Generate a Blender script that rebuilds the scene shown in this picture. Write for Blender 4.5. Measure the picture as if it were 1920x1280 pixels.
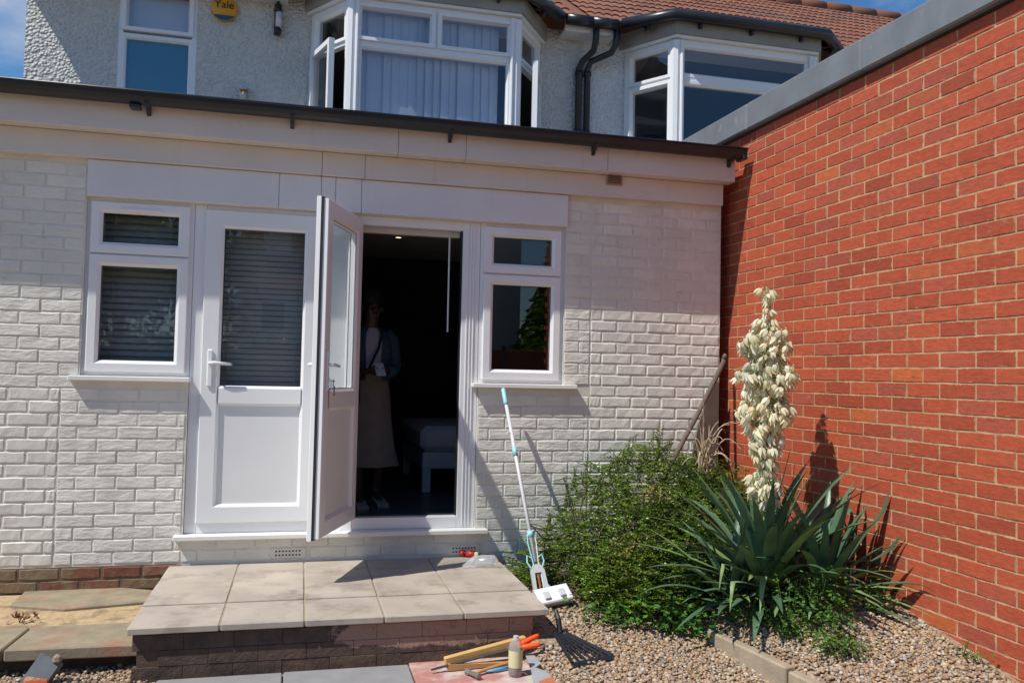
import bpy, bmesh, math, random
import numpy as np
from mathutils import Vector, Matrix
random.seed(7); rng = np.random.default_rng(7)
R = math.radians
for o in list(bpy.data.objects): bpy.data.objects.remove(o)
scene = bpy.context.scene
COL = scene.collection

# ---------------------------------------------------------------- camera
F_PX = 1582.98; YAW = 0.2438; PIT = 0.0401; ROL = 0.0219; CZ = 1.44; D = 5.527
_cy, _sy, _cp, _sp, _cr, _sr = math.cos(YAW), math.sin(YAW), math.cos(PIT), math.sin(PIT), math.cos(ROL), math.sin(ROL)
FW = Vector((_sy*_cp, _cy*_cp, _sp)); RT0 = Vector((_cy, -_sy, 0)); UP0 = RT0.cross(FW)
RT = RT0*_cr + UP0*_sr; UP = UP0*_cr - RT0*_sr
CAM = Vector((0, 0, CZ))
cd = bpy.data.cameras.new('camera'); cam = bpy.data.objects.new('camera', cd); COL.objects.link(cam)
m = Matrix((RT, UP, -FW)).transposed().to_4x4(); m.translation = CAM
cam.matrix_world = m
cd.sensor_width = 36; cd.lens = F_PX/1920*36; cd.clip_start = 0.05; cd.clip_end = 500
scene.camera = cam
def ray(u, v): return FW*F_PX + RT*(u-960) + UP*(640-v)
def onY(u, v, y): d = ray(u, v); return CAM + d*(y/d.y)
def onZ(u, v, z): d = ray(u, v); return CAM + d*((z-CZ)/d.z)

# ---------------------------------------------------------------- world, sun, exposure
LDIR = Vector((.599, .24, -.949)).normalized()
w = bpy.data.worlds.new('World'); scene.world = w; w.use_nodes = True
nt = w.node_tree; nt.nodes.clear()
sky = nt.nodes.new('ShaderNodeTexSky'); sky.sky_type = 'NISHITA'; sky.sun_disc = False
sky.sun_elevation = math.asin(-LDIR.z); sky.sun_rotation = math.atan2(-LDIR.x, -LDIR.y)
sky.air_density = 1.0; sky.dust_density = 0.05; sky.ozone_density = 4.5
bg = nt.nodes.new('ShaderNodeBackground'); bg.inputs[1].default_value = 0.12
wo = nt.nodes.new('ShaderNodeOutputWorld')
hs = nt.nodes.new('ShaderNodeHueSaturation'); hs.inputs['Saturation'].default_value = 1.2
nt.links.new(sky.outputs[0], hs.inputs['Color']); 
wtc = nt.nodes.new('ShaderNodeTexCoord'); wmp = nt.nodes.new('ShaderNodeMapping'); wmp.inputs['Scale'].default_value = (1, 1, 2.2); wmp.inputs['Location'].default_value = (.9, .1, .4)
wn = nt.nodes.new('ShaderNodeTexNoise'); wn.inputs['Scale'].default_value = 2.3; wn.inputs['Detail'].default_value = 7; wn.inputs['Roughness'].default_value = .58
wr = nt.nodes.new('ShaderNodeValToRGB'); wr.color_ramp.elements[0].position = .545; wr.color_ramp.elements[1].position = .75; wr.color_ramp.elements[1].color = (.75, .75, .75, 1)
wm = nt.nodes.new('ShaderNodeMix'); wm.data_type = 'RGBA'; wm.inputs[7].default_value = (6.0, 6.2, 6.6, 1)
nt.links.new(wtc.outputs['Generated'], wmp.inputs[0]); nt.links.new(wmp.outputs[0], wn.inputs['Vector']); nt.links.new(wn.outputs['Fac'], wr.inputs[0])
nt.links.new(wr.outputs[0], wm.inputs[0]); nt.links.new(hs.outputs[0], wm.inputs[6]); nt.links.new(wm.outputs[2], bg.inputs[0]); nt.links.new(bg.outputs[0], wo.inputs[0])
sd = bpy.data.lights.new('sun', 'SUN'); sd.energy = 5.0; sd.angle = R(0.53); sd.color = (1, .95, .87)
sun = bpy.data.objects.new('sun', sd); COL.objects.link(sun); sun.location = (-6, -3, 12)
sun.rotation_euler = LDIR.to_track_quat('-Z', 'Y').to_euler()
scene.view_settings.view_transform = 'Standard'; scene.view_settings.look = 'None'
scene.view_settings.exposure = 0.0; scene.view_settings.gamma = 1.0
scene.view_settings.use_curve_mapping = False
scene.render.engine = 'CYCLES'

# ---------------------------------------------------------------- materials
def new_mat(name):
    mt = bpy.data.materials.new(name); mt.use_nodes = True
    n = mt.node_tree; n.nodes.clear()
    out = n.nodes.new('ShaderNodeOutputMaterial'); b = n.nodes.new('ShaderNodeBsdfPrincipled')
    n.links.new(b.outputs[0], out.inputs[0])
    return mt, n, b
def N(n, t, **kw):
    x = n.nodes.new('ShaderNode'+t)
    for k, v in kw.items(): setattr(x, k, v)
    return x
def noise(n, scale, detail=4, rough=.55, stretch=None, off=(0, 0, 0)):
    g = N(n, 'NewGeometry'); mp = N(n, 'Mapping'); n.links.new(g.outputs['Position'], mp.inputs[0])
    mp.inputs['Location'].default_value = off
    if stretch: mp.inputs['Scale'].default_value = stretch
    t = N(n, 'TexNoise'); t.inputs['Scale'].default_value = scale; t.inputs['Detail'].default_value = detail
    t.inputs['Roughness'].default_value = rough
    n.links.new(mp.outputs[0], t.inputs['Vector'])
    return t.outputs['Fac']
def ramp(n, fac, stops, interp='LINEAR'):
    r = N(n, 'ValToRGB'); r.color_ramp.interpolation = interp
    e = r.color_ramp.elements
    while len(e) < len(stops): e.new(.5)
    for el, (p, c) in zip(e, stops):
        el.position = p; el.color = (c[0], c[1], c[2], 1) if not isinstance(c, (int, float)) else (c, c, c, 1)
    n.links.new(fac, r.inputs[0]); return r.outputs[0]
def mix(n, fac, a, b, mode='MIX'):
    x = N(n, 'Mix', data_type='RGBA', blend_type=mode)
    for sock, v in ((x.inputs[0], fac), (x.inputs[6], a), (x.inputs[7], b)):
        if isinstance(v, (int, float)): sock.default_value = v
        elif isinstance(v, tuple): sock.default_value = (*v, 1)
        else: n.links.new(v, sock)
    return x.outputs[2]
def bump(n, b, height, strength=.5, dist=.01, prev=None):
    x = N(n, 'Bump'); x.inputs['Strength'].default_value = strength; x.inputs['Distance'].default_value = dist
    n.links.new(height, x.inputs['Height'])
    if prev: n.links.new(prev, x.inputs['Normal'])
    n.links.new(x.outputs[0], b.inputs['Normal']); return x.outputs[0]
def rnd(n, island=False):
    if island: return N(n, 'NewGeometry').outputs['Random Per Island']
    return N(n, 'ObjectInfo').outputs['Random']
def pbr(name, col, rough=.6, var=.12, vs=6, bs=0, bscale=60, bdist=.004, metal=0, spec=None, stretch=None, dirt=None):
    mt, n, b = new_mat(name)
    c1 = tuple(max(0, c*(1-var)) for c in col); c2 = tuple(min(1, c*(1+var)) for c in col)
    c = ramp(n, noise(n, vs, 5), [(.3, c1), (.7, c2)])
    if dirt:
        dc, ds, lo, hi = dirt
        c = mix(n, ramp(n, noise(n, ds, 6, .65, off=(3, 7, 1)), [(lo, 0.), (hi, 1.)]), c, dc)
    n.links.new(c, b.inputs['Base Color'])
    b.inputs['Roughness'].default_value = rough; b.inputs['Metallic'].default_value = metal
    if spec is not None: b.inputs['Specular IOR Level'].default_value = spec
    if bs: bump(n, b, noise(n, bscale, 5, .6, stretch), bs, bdist)
    return mt
def plain(name, col, rough=.5, metal=0, emit=0):
    mt, n, b = new_mat(name)
    b.inputs['Base Color'].default_value = (*col, 1); b.inputs['Roughness'].default_value = rough; b.inputs['Metallic'].default_value = metal
    if emit: b.inputs['Emission Color'].default_value = (*col, 1); b.inputs['Emission Strength'].default_value = emit
    return mt
def leafmat(name, cols, rough=.45, trans=.25, island=True, spec=.4):
    mt, n, b = new_mat(name)
    k = len(cols); c = ramp(n, rnd(n, island), [((i+.5)/k, c) for i, c in enumerate(cols)])
    big = ramp(n, noise(n, 5, 2), [(.35, (.75, .75, .75)), (.65, (1.2, 1.2, 1.2))])
    c = mix(n, 1., c, big, 'MULTIPLY')
    n.links.new(c, b.inputs['Base Color']); b.inputs['Roughness'].default_value = rough
    b.inputs['Specular IOR Level'].default_value = spec
    out = n.nodes['Material Output']; t = N(n, 'BsdfTranslucent'); n.links.new(c, t.inputs[0])
    mx = N(n, 'MixShader'); mx.inputs[0].default_value = trans
    n.links.new(b.outputs[0], mx.inputs[1]); n.links.new(t.outputs[0], mx.inputs[2]); n.links.new(mx.outputs[0], out.inputs[0])
    return mt
def glassmat(name, tint=(.9, .93, .93), ior=1.75, rough=0.0):
    mt = bpy.data.materials.new(name); mt.use_nodes = True; n = mt.node_tree; n.nodes.clear()
    out = N(n, 'OutputMaterial'); tr = N(n, 'BsdfTransparent'); tr.inputs[0].default_value = (*tint, 1)
    gl = N(n, 'BsdfGlossy'); gl.inputs['Roughness'].default_value = rough
    fr = N(n, 'Fresnel'); gm = N(n, 'NewGeometry'); mr = N(n, 'MapRange'); mr.inputs[3].default_value = ior; mr.inputs[4].default_value = 1/ior
    n.links.new(gm.outputs['Backfacing'], mr.inputs[0]); n.links.new(mr.outputs[0], fr.inputs[0])   # same reflectance from both sides of the sheet
    mx = N(n, 'MixShader'); n.links.new(fr.outputs[0], mx.inputs[0]); n.links.new(tr.outputs[0], mx.inputs[1]); n.links.new(gl.outputs[0], mx.inputs[2])
    n.links.new(mx.outputs[0], out.inputs[0]); return mt

def white_brick_mat(name, rustic, island=False):
    mt, n, b = new_mat(name)
    base = ramp(n, noise(n, 3.0, 5), [(.3, (.66, .645, .585)), (.7, (.77, .755, .68))])
    v = ramp(n, rnd(n, island), [(0, (.93, .93, .93)), (1, (1.05, 1.05, 1.04))])
    c = mix(n, 1., base, v, 'MULTIPLY')
    c = mix(n, ramp(n, noise(n, 28, 6, .7), [(.60, 0.), (.78, .6)]), c, (.38, .34, .27))
    c = mix(n, ramp(n, noise(n, 2.2, 7, .7, stretch=(2.2, 1, .55), off=(6, 3, 2)), [(.56, 0.), (.80, .5)]), c, (.45, .42, .33))
    n.links.new(c, b.inputs['Base Color']); b.inputs['Roughness'].default_value = .62
    if rustic:
        p = bump(n, b, noise(n, 16, 4, .6, stretch=(.75, 1, 2.0)), .6, .013)
        bump(n, b, noise(n, 120, 4, .6), .35, .003, p)
    else:
        p = bump(n, b, noise(n, 22, 3, .5), .55, .007)
        bump(n, b, noise(n, 150, 4, .6), .35, .003, p)
    return mt
def red_brick_mat(name, island=False):
    mt, n, b = new_mat(name)
    v = ramp(n, rnd(n, island), [(0, (.31, .054, .022)), (.2, (.37, .065, .026)), (.45, (.41, .074, .029)), (.75, (.44, .084, .033)), (.9, (.38, .078, .040)), (.96, (.32, .064, .034)), (1, (.49, .118, .032))])
    g = ramp(n, noise(n, 26, 6, .65, stretch=(1, 1, 2.2)), [(.3, (.82, .82, .82)), (.7, (1.14, 1.14, 1.14))])
    c = mix(n, 1., v, g, 'MULTIPLY')
    # creases of the sand-faced bricks
    c = mix(n, ramp(n, noise(n, 20, 3, .6, stretch=(.6, .6, 3.5), off=(4, 1, 2)), [(.66, 0.), (.74, .55)]), c, (.17, .035, .025))
    # lime bloom
    c = mix(n, ramp(n, noise(n, 9, 8, .75, off=(9, 2, 4)), [(.63, 0.), (.80, .6)]), c, (.46, .29, .19))
    c = mix(n, ramp(n, noise(n, 1.3, 6, .6, stretch=(1, 1, 1.6), off=(2, 9, 6)), [(.45, 0.), (.75, .22)]), c, (.27, .055, .028))
    if not island:
        tc_ = N(n, 'TexCoord'); sx = N(n, 'SeparateXYZ'); n.links.new(tc_.outputs['Generated'], sx.inputs[0])
        def edge(sock, w_):
            q1 = N(n, 'Math', operation='SUBTRACT'); q1.inputs[1].default_value = .5; n.links.new(sock, q1.inputs[0])
            q2 = N(n, 'Math', operation='ABSOLUTE'); n.links.new(q1.outputs[0], q2.inputs[0])
            q3 = N(n, 'Math', operation='MULTIPLY_ADD'); q3.inputs[1].default_value = -w_; q3.inputs[2].default_value = w_*.5; n.links.new(q2.outputs[0], q3.inputs[0]); return q3.outputs[0]
        mn = N(n, 'Math', operation='MINIMUM'); n.links.new(edge(sx.outputs[0], .214), mn.inputs[0]); n.links.new(edge(sx.outputs[2], .065), mn.inputs[1])
        ns = N(n, 'Math', operation='MULTIPLY_ADD'); ns.inputs[1].default_value = .034; ns.inputs[2].default_value = -.0155; n.links.new(noise(n, 24, 5, .7, off=(1, 8, 3)), ns.inputs[0])
        lt = N(n, 'Math', operation='SUBTRACT'); n.links.new(ns.outputs[0], lt.inputs[0]); n.links.new(mn.outputs[0], lt.inputs[1])
        mk = N(n, 'MapRange'); mk.inputs[1].default_value = 0; mk.inputs[2].default_value = .0022; n.links.new(lt.outputs[0], mk.inputs[0])
        mk2 = N(n, 'Math', operation='MULTIPLY'); mk2.inputs[1].default_value = .8; n.links.new(mk.outputs[0], mk2.inputs[0])
        c = mix(n, mk2.outputs[0], c, (.42, .27, .15))
    n.links.new(c, b.inputs['Base Color']); b.inputs['Roughness'].default_value = .8
    p = bump(n, b, noise(n, 22, 4, .6, stretch=(.7, .7, 2.5)), .5, .006)
    bump(n, b, noise(n, 180, 4, .6), .3, .002, p)
    return mt
M = {}
M['wb_r'] = white_brick_mat('painted_brick_creased', True); M['wb_s'] = white_brick_mat('painted_brick_smooth', False)
M['wb_i'] = white_brick_mat('painted_brick_far', True, True)
M['wmortar'] = pbr('painted_mortar', (.66, .645, .585), .7, .1, 5, .5, 90, .004, dirt=((.30, .27, .18), 6, .62, .85))
M['rb'] = red_brick_mat('red_brick'); M['rb_i'] = red_brick_mat('red_brick_far', True)
M['rmortar'] = pbr('sand_mortar', (.43, .29, .155), .9, .25, 14, .6, 120, .004)
M['plinth'] = None
def plinth_mat():
    mt, n, b = new_mat('old_plinth_brick')
    v = ramp(n, rnd(n), [(0, (.16, .06, .04)), (.5, (.24, .085, .05)), (1, (.20, .13, .08))])
    c = mix(n, ramp(n, noise(n, 14, 5, .65), [(.45, 0.), (.65, .8)]), v, (.24, .19, .10))
    n.links.new(c, b.inputs['Base Color']); b.inputs['Roughness'].default_value = .85
    bump(n, b, noise(n, 40, 5, .65), .7, .006); return mt
M['plinth'] = plinth_mat()
M['upvc'] = pbr('white_upvc', (.78, .79, .80), .28, .03, 2)
M['upvc2'] = pbr('white_upvc_panel', (.72, .72, .72), .4, .03, 2)
M['board'] = pbr('white_upvc_board', (.66, .67, .70), .4, .04, 1.5, dirt=((.5, .45, .38), 4, .68, .95))
M['fascia'] = pbr('painted_fascia', (.60, .565, .525), .55, .08, 2.5, .15, 30, .002, dirt=((.34, .28, .22), 7, .66, .9))
def streaked(name, col, dirtc):
    mt, n, b = new_mat(name)
    c = ramp(n, noise(n, 2.0, 5), [(.3, tuple(x*.93 for x in col)), (.7, tuple(min(1, x*1.05) for x in col))])
    c = mix(n, ramp(n, noise(n, 5, 6, .65, stretch=(2.6, 1, .35)), [(.58, 0.), (.86, .42)]), c, dirtc)
    c = mix(n, ramp(n, noise(n, 60, 4, .6, off=(4, 4, 4)), [(.74, 0.), (.80, .8)]), c, tuple(x*.6 for x in dirtc))
    n.links.new(c, b.inputs['Base Color']); b.inputs['Roughness'].default_value = .5
    bump(n, b, noise(n, 3, 3), .2, .006); return mt
M['fascia'] = streaked('painted_fascia', (.64, .60, .55), (.36, .29, .22)); M['board'] = streaked('white_upvc_board', (.70, .70, .71), (.5, .46, .40))
M['sill'] = pbr('white_sill', (.78, .77, .73), .4, .05, 3, dirt=((.5, .44, .3), 10, .68, .9))
M['gasket'] = plain('black_rubber', (.012, .013, .015), .5)
M['black'] = pbr('black_plastic_gutter', (.016, .019, .025), .34, .25, 5, dirt=((.09, .08, .065), 22, .74, .9))
M['chrome'] = plain('chrome', (.6, .6, .6), .2, 1)
M['glass_leaf'] = glassmat('open_leaf_glass', (.95, .97, .97), 1.4); M['glass'] = glassmat('window_glass', (.93, .95, .95), 1.62); M['glass_up'] = glassmat('upper_window_glass', (.88, .9, .93), 1.7)
M['slat'] = pbr('grey_blind_slat', (.30, .315, .325), .5, .05, 3)
M['louvre'] = pbr('fabric_louvre', (.74, .77, .84), .8, .04, 3)
M['frost'] = pbr('obscured_glass_backing', (.05, .25, .34), .25, .05, 2)
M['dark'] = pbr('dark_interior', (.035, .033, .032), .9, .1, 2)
M['render'] = None
def render_mat(name, col):
    mt, n, b = new_mat(name)
    c = ramp(n, noise(n, 1.6, 5), [(.3, tuple(x*.9 for x in col)), (.7, tuple(x*1.06 for x in col))])
    c = mix(n, ramp(n, noise(n, 45, 5, .7), [(.58, 0.), (.76, .5)]), c, tuple(x*.6 for x in col))
    n.links.new(c, b.inputs['Base Color']); b.inputs['Roughness'].default_value = .9
    g = N(n, 'NewGeometry'); v = N(n, 'TexVoronoi'); v.inputs['Scale'].default_value = 34; n.links.new(g.outputs['Position'], v.inputs['Vector'])
    inv = ramp(n, v.outputs['Distance'], [(0, 1.), (.75, 0.)])
    p = bump(n, b, inv, .9, .018); bump(n, b, noise(n, 70, 4), .5, .008, p); return mt
M['render'] = render_mat('pebbledash', (.62, .615, .58)); M['render2'] = render_mat('white_roughcast', (.68, .69, .70))
def tile_mat(name, island):
    mt, n, b = new_mat(name)
    v = ramp(n, rnd(n, island), [(0, (.15, .058, .033)), (.5, (.19, .072, .042)), (1, (.23, .09, .052))])
    c = mix(n, ramp(n, noise(n, 1.2, 5, .6), [(.5, 0.), (.72, .7)]), v, (.10, .075, .06))
    c = mix(n, ramp(n, noise(n, 7, 5, .7, off=(5, 5, 5)), [(.72, 0.), (.80, .9)]), c, (.42, .20, .04))
    n.links.new(c, b.inputs['Base Color']); b.inputs['Roughness'].default_value = .85
    bump(n, b, noise(n, 60, 4), .4, .004); return mt
M['tile'] = tile_mat('clay_roof_tile', False); M['tile_i'] = tile_mat('clay_roof_tile_far', True)
M['lead'] = pbr('grey_coping', (.17, .185, .20), .45, .15, 5, .25, 25, .004, dirt=((.33, .33, .31), 8, .62, .8))
M['felt'] = pbr('roof_felt', (.06, .06, .065), .9, .2, 3, .4, 80, .004)
M['patio'] = pbr('sandstone_slab', (.40, .35, .29), .75, .15, 3.5, .25, 45, .003, dirt=((.21, .165, .135), 4.2, .52, .74))
M['grey_slab'] = pbr('grey_concrete_slab', (.25, .25, .25), .85, .1, 8, .3, 90, .003)
M['red_slab'] = pbr('red_concrete_slab', (.42, .19, .16), .85, .1, 8, .3, 90, .003, dirt=((.52, .46, .42), 3.2, .44, .56))
M['old_slab'] = pbr('mossy_old_slab', (.27, .225, .15), .9, .2, 9, .5, 60, .005, dirt=((.33, .15, .10), 4.5, .52, .7))
M['sand'] = pbr('loose_sand', (.44, .32, .18), .95, .2, 20, .6, 60, .01, dirt=((.22, .16, .10), 9, .48, .66))
def riser_mat():
    mt, n, b = new_mat('peeling_riser')
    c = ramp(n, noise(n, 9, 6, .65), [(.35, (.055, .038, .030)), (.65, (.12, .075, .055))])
    g = N(n, 'NewGeometry'); s = N(n, 'SeparateXYZ'); n.links.new(g.outputs['Position'], s.inputs[0])
    # plaster left on the upper right of the riser, flaking off in patches
    ax = N(n, 'MapRange'); n.links.new(s.outputs[0], ax.inputs[0]); ax.inputs[1].default_value = -.1; ax.inputs[2].default_value = .6
    az = N(n, 'MapRange'); n.links.new(s.outputs[2], az.inputs[0]); az.inputs[1].default_value = .02; az.inputs[2].default_value = .14
    mm = N(n, 'Math', operation='MULTIPLY'); n.links.new(ax.outputs[0], mm.inputs[0]); n.links.new(az.outputs[0], mm.inputs[1])
    ad = N(n, 'Math', operation='ADD'); n.links.new(mm.outputs[0], ad.inputs[0]); n.links.new(noise(n, 7, 5, .6, off=(2, 2, 2)), ad.inputs[1])
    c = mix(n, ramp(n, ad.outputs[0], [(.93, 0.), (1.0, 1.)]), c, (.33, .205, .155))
    c = mix(n, ramp(n, noise(n, 16, 6, .7, off=(7, 1, 1)), [(.55, 0.), (.72, .7)]), c, (.07, .05, .04))
    n.links.new(c, b.inputs['Base Color']); b.inputs['Roughness'].default_value = .85
    bump(n, b, noise(n, 22, 7, .7), .9, .014); return mt
M['riser'] = riser_mat()
def pebble_mat():
    mt, n, b = new_mat('pebbles')
    r_ = rnd(n, True)
    c = ramp(n, r_, [(0, (.40, .25, .12)), (.18, (.47, .34, .20)), (.34, (.26, .14, .08)), (.5, (.52, .44, .33)), (.62, (.15, .125, .11)), (.76, (.42, .26, .13)), (.88, (.27, .23, .20)), (1, (.60, .53, .43))])
    c = mix(n, 1., c, ramp(n, noise(n, 90, 3), [(.3, (.8, .8, .8)), (.7, (1.1, 1.1, 1.1))]), 'MULTIPLY')
    n.links.new(c, b.inputs['Base Color']); b.inputs['Roughness'].default_value = .6; return mt
M['pebble'] = pebble_mat()
def ground_mat():
    mt, n, b = new_mat('soil_and_gravel')
    g = N(n, 'NewGeometry'); v = N(n, 'TexVoronoi'); v.inputs['Scale'].default_value = 55; n.links.new(g.outputs['Position'], v.inputs['Vector'])
    c = ramp(n, v.outputs['Color'], [(0, (.16, .11, .07)), (.5, (.30, .21, .13)), (1, (.40, .34, .27))])
    n.links.new(c, b.inputs['Base Color']); b.inputs['Roughness'].default_value = .9
    bump(n, b, v.outputs['Distance'], .8, .01); return mt
M['ground'] = ground_mat()
M['concrete'] = pbr('concrete_edging', (.33, .27, .19), .9, .18, 10, .5, 70, .005)
M['wood_grey'] = pbr('weathered_timber', (.12, .092, .075), .85, .2, 12, .4, 60, .004, stretch=(1, 1, .15))
M['wood_y'] = pbr('yellow_timber', (.60, .38, .13), .6, .1, 14, .2, 60, .002)
M['wood_h'] = pbr('hammer_handle_wood', (.48, .26, .10), .55, .12, 20)
M['orange'] = plain('orange_plastic', (.85, .10, .012), .4)
M['steel'] = pbr('dark_steel', (.11, .095, .085), .5, .25, 30, metal=.5)
M['iron'] = pbr('grey_iron', (.25, .24, .22), .5, .2, 40, metal=.6)
M['greymetal'] = pbr('grey_painted_blade', (.33, .36, .38), .5, .08, 20)
M['blue'] = plain('blue_plastic', (.16, .36, .62), .45)
M['cyan'] = plain('pale_cyan_plastic', (.30, .62, .68), .4)
M['alu'] = pbr('white_aluminium_pole', (.62, .64, .66), .3, .04, 8)
M['greyplastic'] = pbr('grey_plastic', (.50, .52, .53), .45, .05, 8)
M['whiteplastic'] = pbr('white_plastic', (.75, .76, .78), .4, .05, 8)
M['rust'] = pbr('rusty_spring', (.28, .11, .04), .8, .3, 60)
M['redplastic'] = plain('red_plastic', (.62, .03, .02), .35)
M['label'] = pbr('cream_paper_label', (.62, .58, .33), .6, .05, 10)
def milky(name, col, alpha, rough=.2):
    mt, n, b = new_mat(name); b.inputs['Base Color'].default_value = (*col, 1); b.inputs['Roughness'].default_value = rough; b.inputs['Alpha'].default_value = alpha; return mt
M['cleargl'] = milky('clear_bottle_plastic', (.55, .50, .47), .45); M['film'] = milky('clear_packaging_film', (.72, .73, .76), .38, .15)
M['yellow'] = plain('alarm_yellow', (.70, .33, .012), .4); M['navy'] = plain('alarm_navy', (.012, .07, .17), .35)
M['ink'] = plain('black_print', (.012, .012, .012), .6)
M['yellowtag'] = plain('yellow_tag', (.75, .55, .05), .5)

# ---------------------------------------------------------------- mesh helpers
class MB:
    def __init__(s): s.v = []; s.f = []
    def add(s, vs, fs):
        o = len(s.v); s.v += [tuple(p) for p in vs]; s.f += [tuple(i+o for i in f) for f in fs]; return s
    def box(s, x0, x1, y0, y1, z0, z1, c=0.0):
        x0, x1 = min(x0, x1), max(x0, x1)
        if c <= 0:
            return s.add([(x, y, z) for x in (x0, x1) for y in (y0, y1) for z in (z0, z1)],
                         [(0, 1, 3, 2), (4, 6, 7, 5), (0, 4, 5, 1), (2, 3, 7, 6), (0, 2, 6, 4), (1, 5, 7, 3)])
        bm = bmesh.new(); r = bmesh.ops.create_cube(bm, size=1)
        for v in bm.verts: v.co = ((x0+x1)/2+v.co.x*(x1-x0), (y0+y1)/2+v.co.y*(y1-y0), (z0+z1)/2+v.co.z*(z1-z0))
        bmesh.ops.bevel(bm, geom=list(bm.edges), offset=c, segments=1, affect='EDGES')
        bm.verts.index_update(); s.add([v.co[:] for v in bm.verts], [[v.index for v in f.verts] for f in bm.faces]); bm.free(); return s
    def tube(s, pts, r, n=8, cap=True):
        pts = [Vector(p) for p in pts]; k = len(pts)
        rs = r if isinstance(r, (list, tuple)) else [r]*k
        ref = Vector((0, 0, 1)); base = len(s.v); prev = None
        for i, p in enumerate(pts):
            t = (pts[min(i+1, k-1)]-pts[max(i-1, 0)]).normalized()
            if prev is None:
                a = t.cross(ref if abs(t.z) < .9 else Vector((1, 0, 0))).normalized()
            else: a = (prev - t*prev.dot(t)).normalized()
            prev = a; b2 = t.cross(a)
            for j in range(n):
                an = 2*math.pi*j/n; q = p+(a*math.cos(an)+b2*math.sin(an))*rs[i]; s.v.append(tuple(q))
        for i in range(k-1):
            for j in range(n):
                a0 = base+i*n+j; a1 = base+i*n+(j+1) % n; s.f.append((a0, a1, a1+n, a0+n))
        if cap:
            s.f.append(tuple(base+j for j in range(n))[::-1]); s.f.append(tuple(base+(k-1)*n+j for j in range(n)))
        return s
    def ring(s, x0, x1, z0, z1, prof):
        # prof: closed loop of (inset, y); swept round a rectangle in XZ with mitred corners
        base = len(s.v); k = len(prof)
        for (cx, cz, sx, sz) in ((x0, z0, 1, 1), (x1, z0, -1, 1), (x1, z1, -1, -1), (x0, z1, 1, -1)):
            for d, y in prof: s.v.append((cx+sx*d, y, cz+sz*d))
        for c in range(4):
            for i in range(k):
                a = base+c*k+i; b = base+c*k+(i+1) % k; c2 = base+((c+1) % 4)*k
                s.f.append((a, b, c2+(i+1) % k, c2+i))
        return s
    def lathe(s, prof, n=12, origin=(0, 0, 0), cap=True):
        base = len(s.v); ox, oy, oz = origin
        for r, z in prof:
            for j in range(n):
                a = 2*math.pi*j/n; s.v.append((ox+r*math.cos(a), oy+r*math.sin(a), oz+z))
        for i in range(len(prof)-1):
            for j in range(n):
                a0 = base+i*n+j; a1 = base+i*n+(j+1) % n; s.f.append((a0, a1, a1+n, a0+n))
        if cap:
            s.f.append(tuple(base+j for j in range(n))[::-1]); s.f.append(tuple(base+(len(prof)-1)*n+j for j in range(n)))
        return s
    def prism(s, poly, y0, y1, axis='y'):
        k = len(poly); base = len(s.v)
        for y in (y0, y1):
            for a, b in poly: s.v.append((a, y, b) if axis == 'y' else ((a, b, y) if axis == 'z' else (y, a, b)))
        s.f.append(tuple(base+i for i in range(k))); s.f.append(tuple(base+k+i for i in range(k))[::-1])
        for i in range(k):
            j = (i+1) % k; s.f.append((base+i, base+k+i, base+k+j, base+j))
        return s
    def mesh(s, name, mat, smooth=False):
        me = bpy.data.meshes.new(name); me.from_pydata(s.v, [], s.f); me.materials.append(mat)
        bm = bmesh.new(); bm.from_mesh(me); bmesh.ops.recalc_face_normals(bm, faces=list(bm.faces)); bm.to_mesh(me); bm.free()
        if smooth: me.shade_smooth()
        me.update(); return me
    def build(s, name, mat, parent=None, smooth=False, loc=None, rot=None):
        return link(name, s.mesh(name, mat, smooth), parent, loc, rot)
def link(name, me, parent=None, loc=None, rot=None, scale=None):
    o = bpy.data.objects.new(name, me); COL.objects.link(o)
    if parent: o.parent = parent
    if loc is not None: o.location = loc
    if rot is not None: o.rotation_euler = rot
    if scale is not None: o.scale = scale
    return o
def tag(o, label=None, cat=None, group=None, kind=None):
    if label: o['label'] = label
    if cat: o['category'] = cat
    if group: o['group'] = group
    if kind: o['kind'] = kind
    return o
def thing(name, label, cat, loc=(0, 0, 0), rotz=0, group=None):
    return tag(link(name, None, None, loc, (0, 0, rotz)), label, cat, group)
def part(name, parent, loc=(0, 0, 0), rotz=0): return link(name, None, parent, loc, (0, 0, rotz))

# ================================================================ SETTING
def sstep(a, b, x): t = np.clip((x-a)/(b-a), 0, 1); return t*t*(3-2*t)
KA, KB = Vector((2.135, 4.13, 0)), Vector((2.31, 3.0, 0))       # kerb line of the bed
def gz(x, y):
    x = np.asarray(x, float); y = np.asarray(y, float)
    zl = .005 + .11*np.clip(y-3.6, 0, 1.0)
    zr = .105 + .05*np.clip((x-2.2)/.8, 0, 1) + .19*np.clip(y-3.05, 0, .9)*np.clip((x-2.15)/.5, 0, 1)
    kx = KA.x + (KB.x-KA.x)*np.clip((y-KA.y)/(KB.y-KA.y), -1, 2)
    t = sstep(-.06, .10, x-kx)
    right = zl*(1-t)+zr*t
    t2 = sstep(1.19, 1.45, x)*(1-sstep(4.0, 4.25, y)) + sstep(4.0, 4.25, y)*sstep(1.1, 1.2, x)
    return -.02 + (right+.02)*t2
xs = np.concatenate([[-90, -40, -15, -6, -3], np.arange(-2.2, 4.0, .06), [5, 8, 15, 40, 90]])
ys = np.concatenate([[-90, -40, -15, -5, 0, 1, 2], np.arange(2.5, 5.6, .06), [6, 9, 15, 40, 90]])
gv = []; gf = []
for iy, y in enumerate(ys):
    for ix, x in enumerate(xs): gv.append((x, y, float(gz(x, y)) if (x < 4.5 and 2 < y < 5.7) else -.02))
nx = len(xs)
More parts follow.
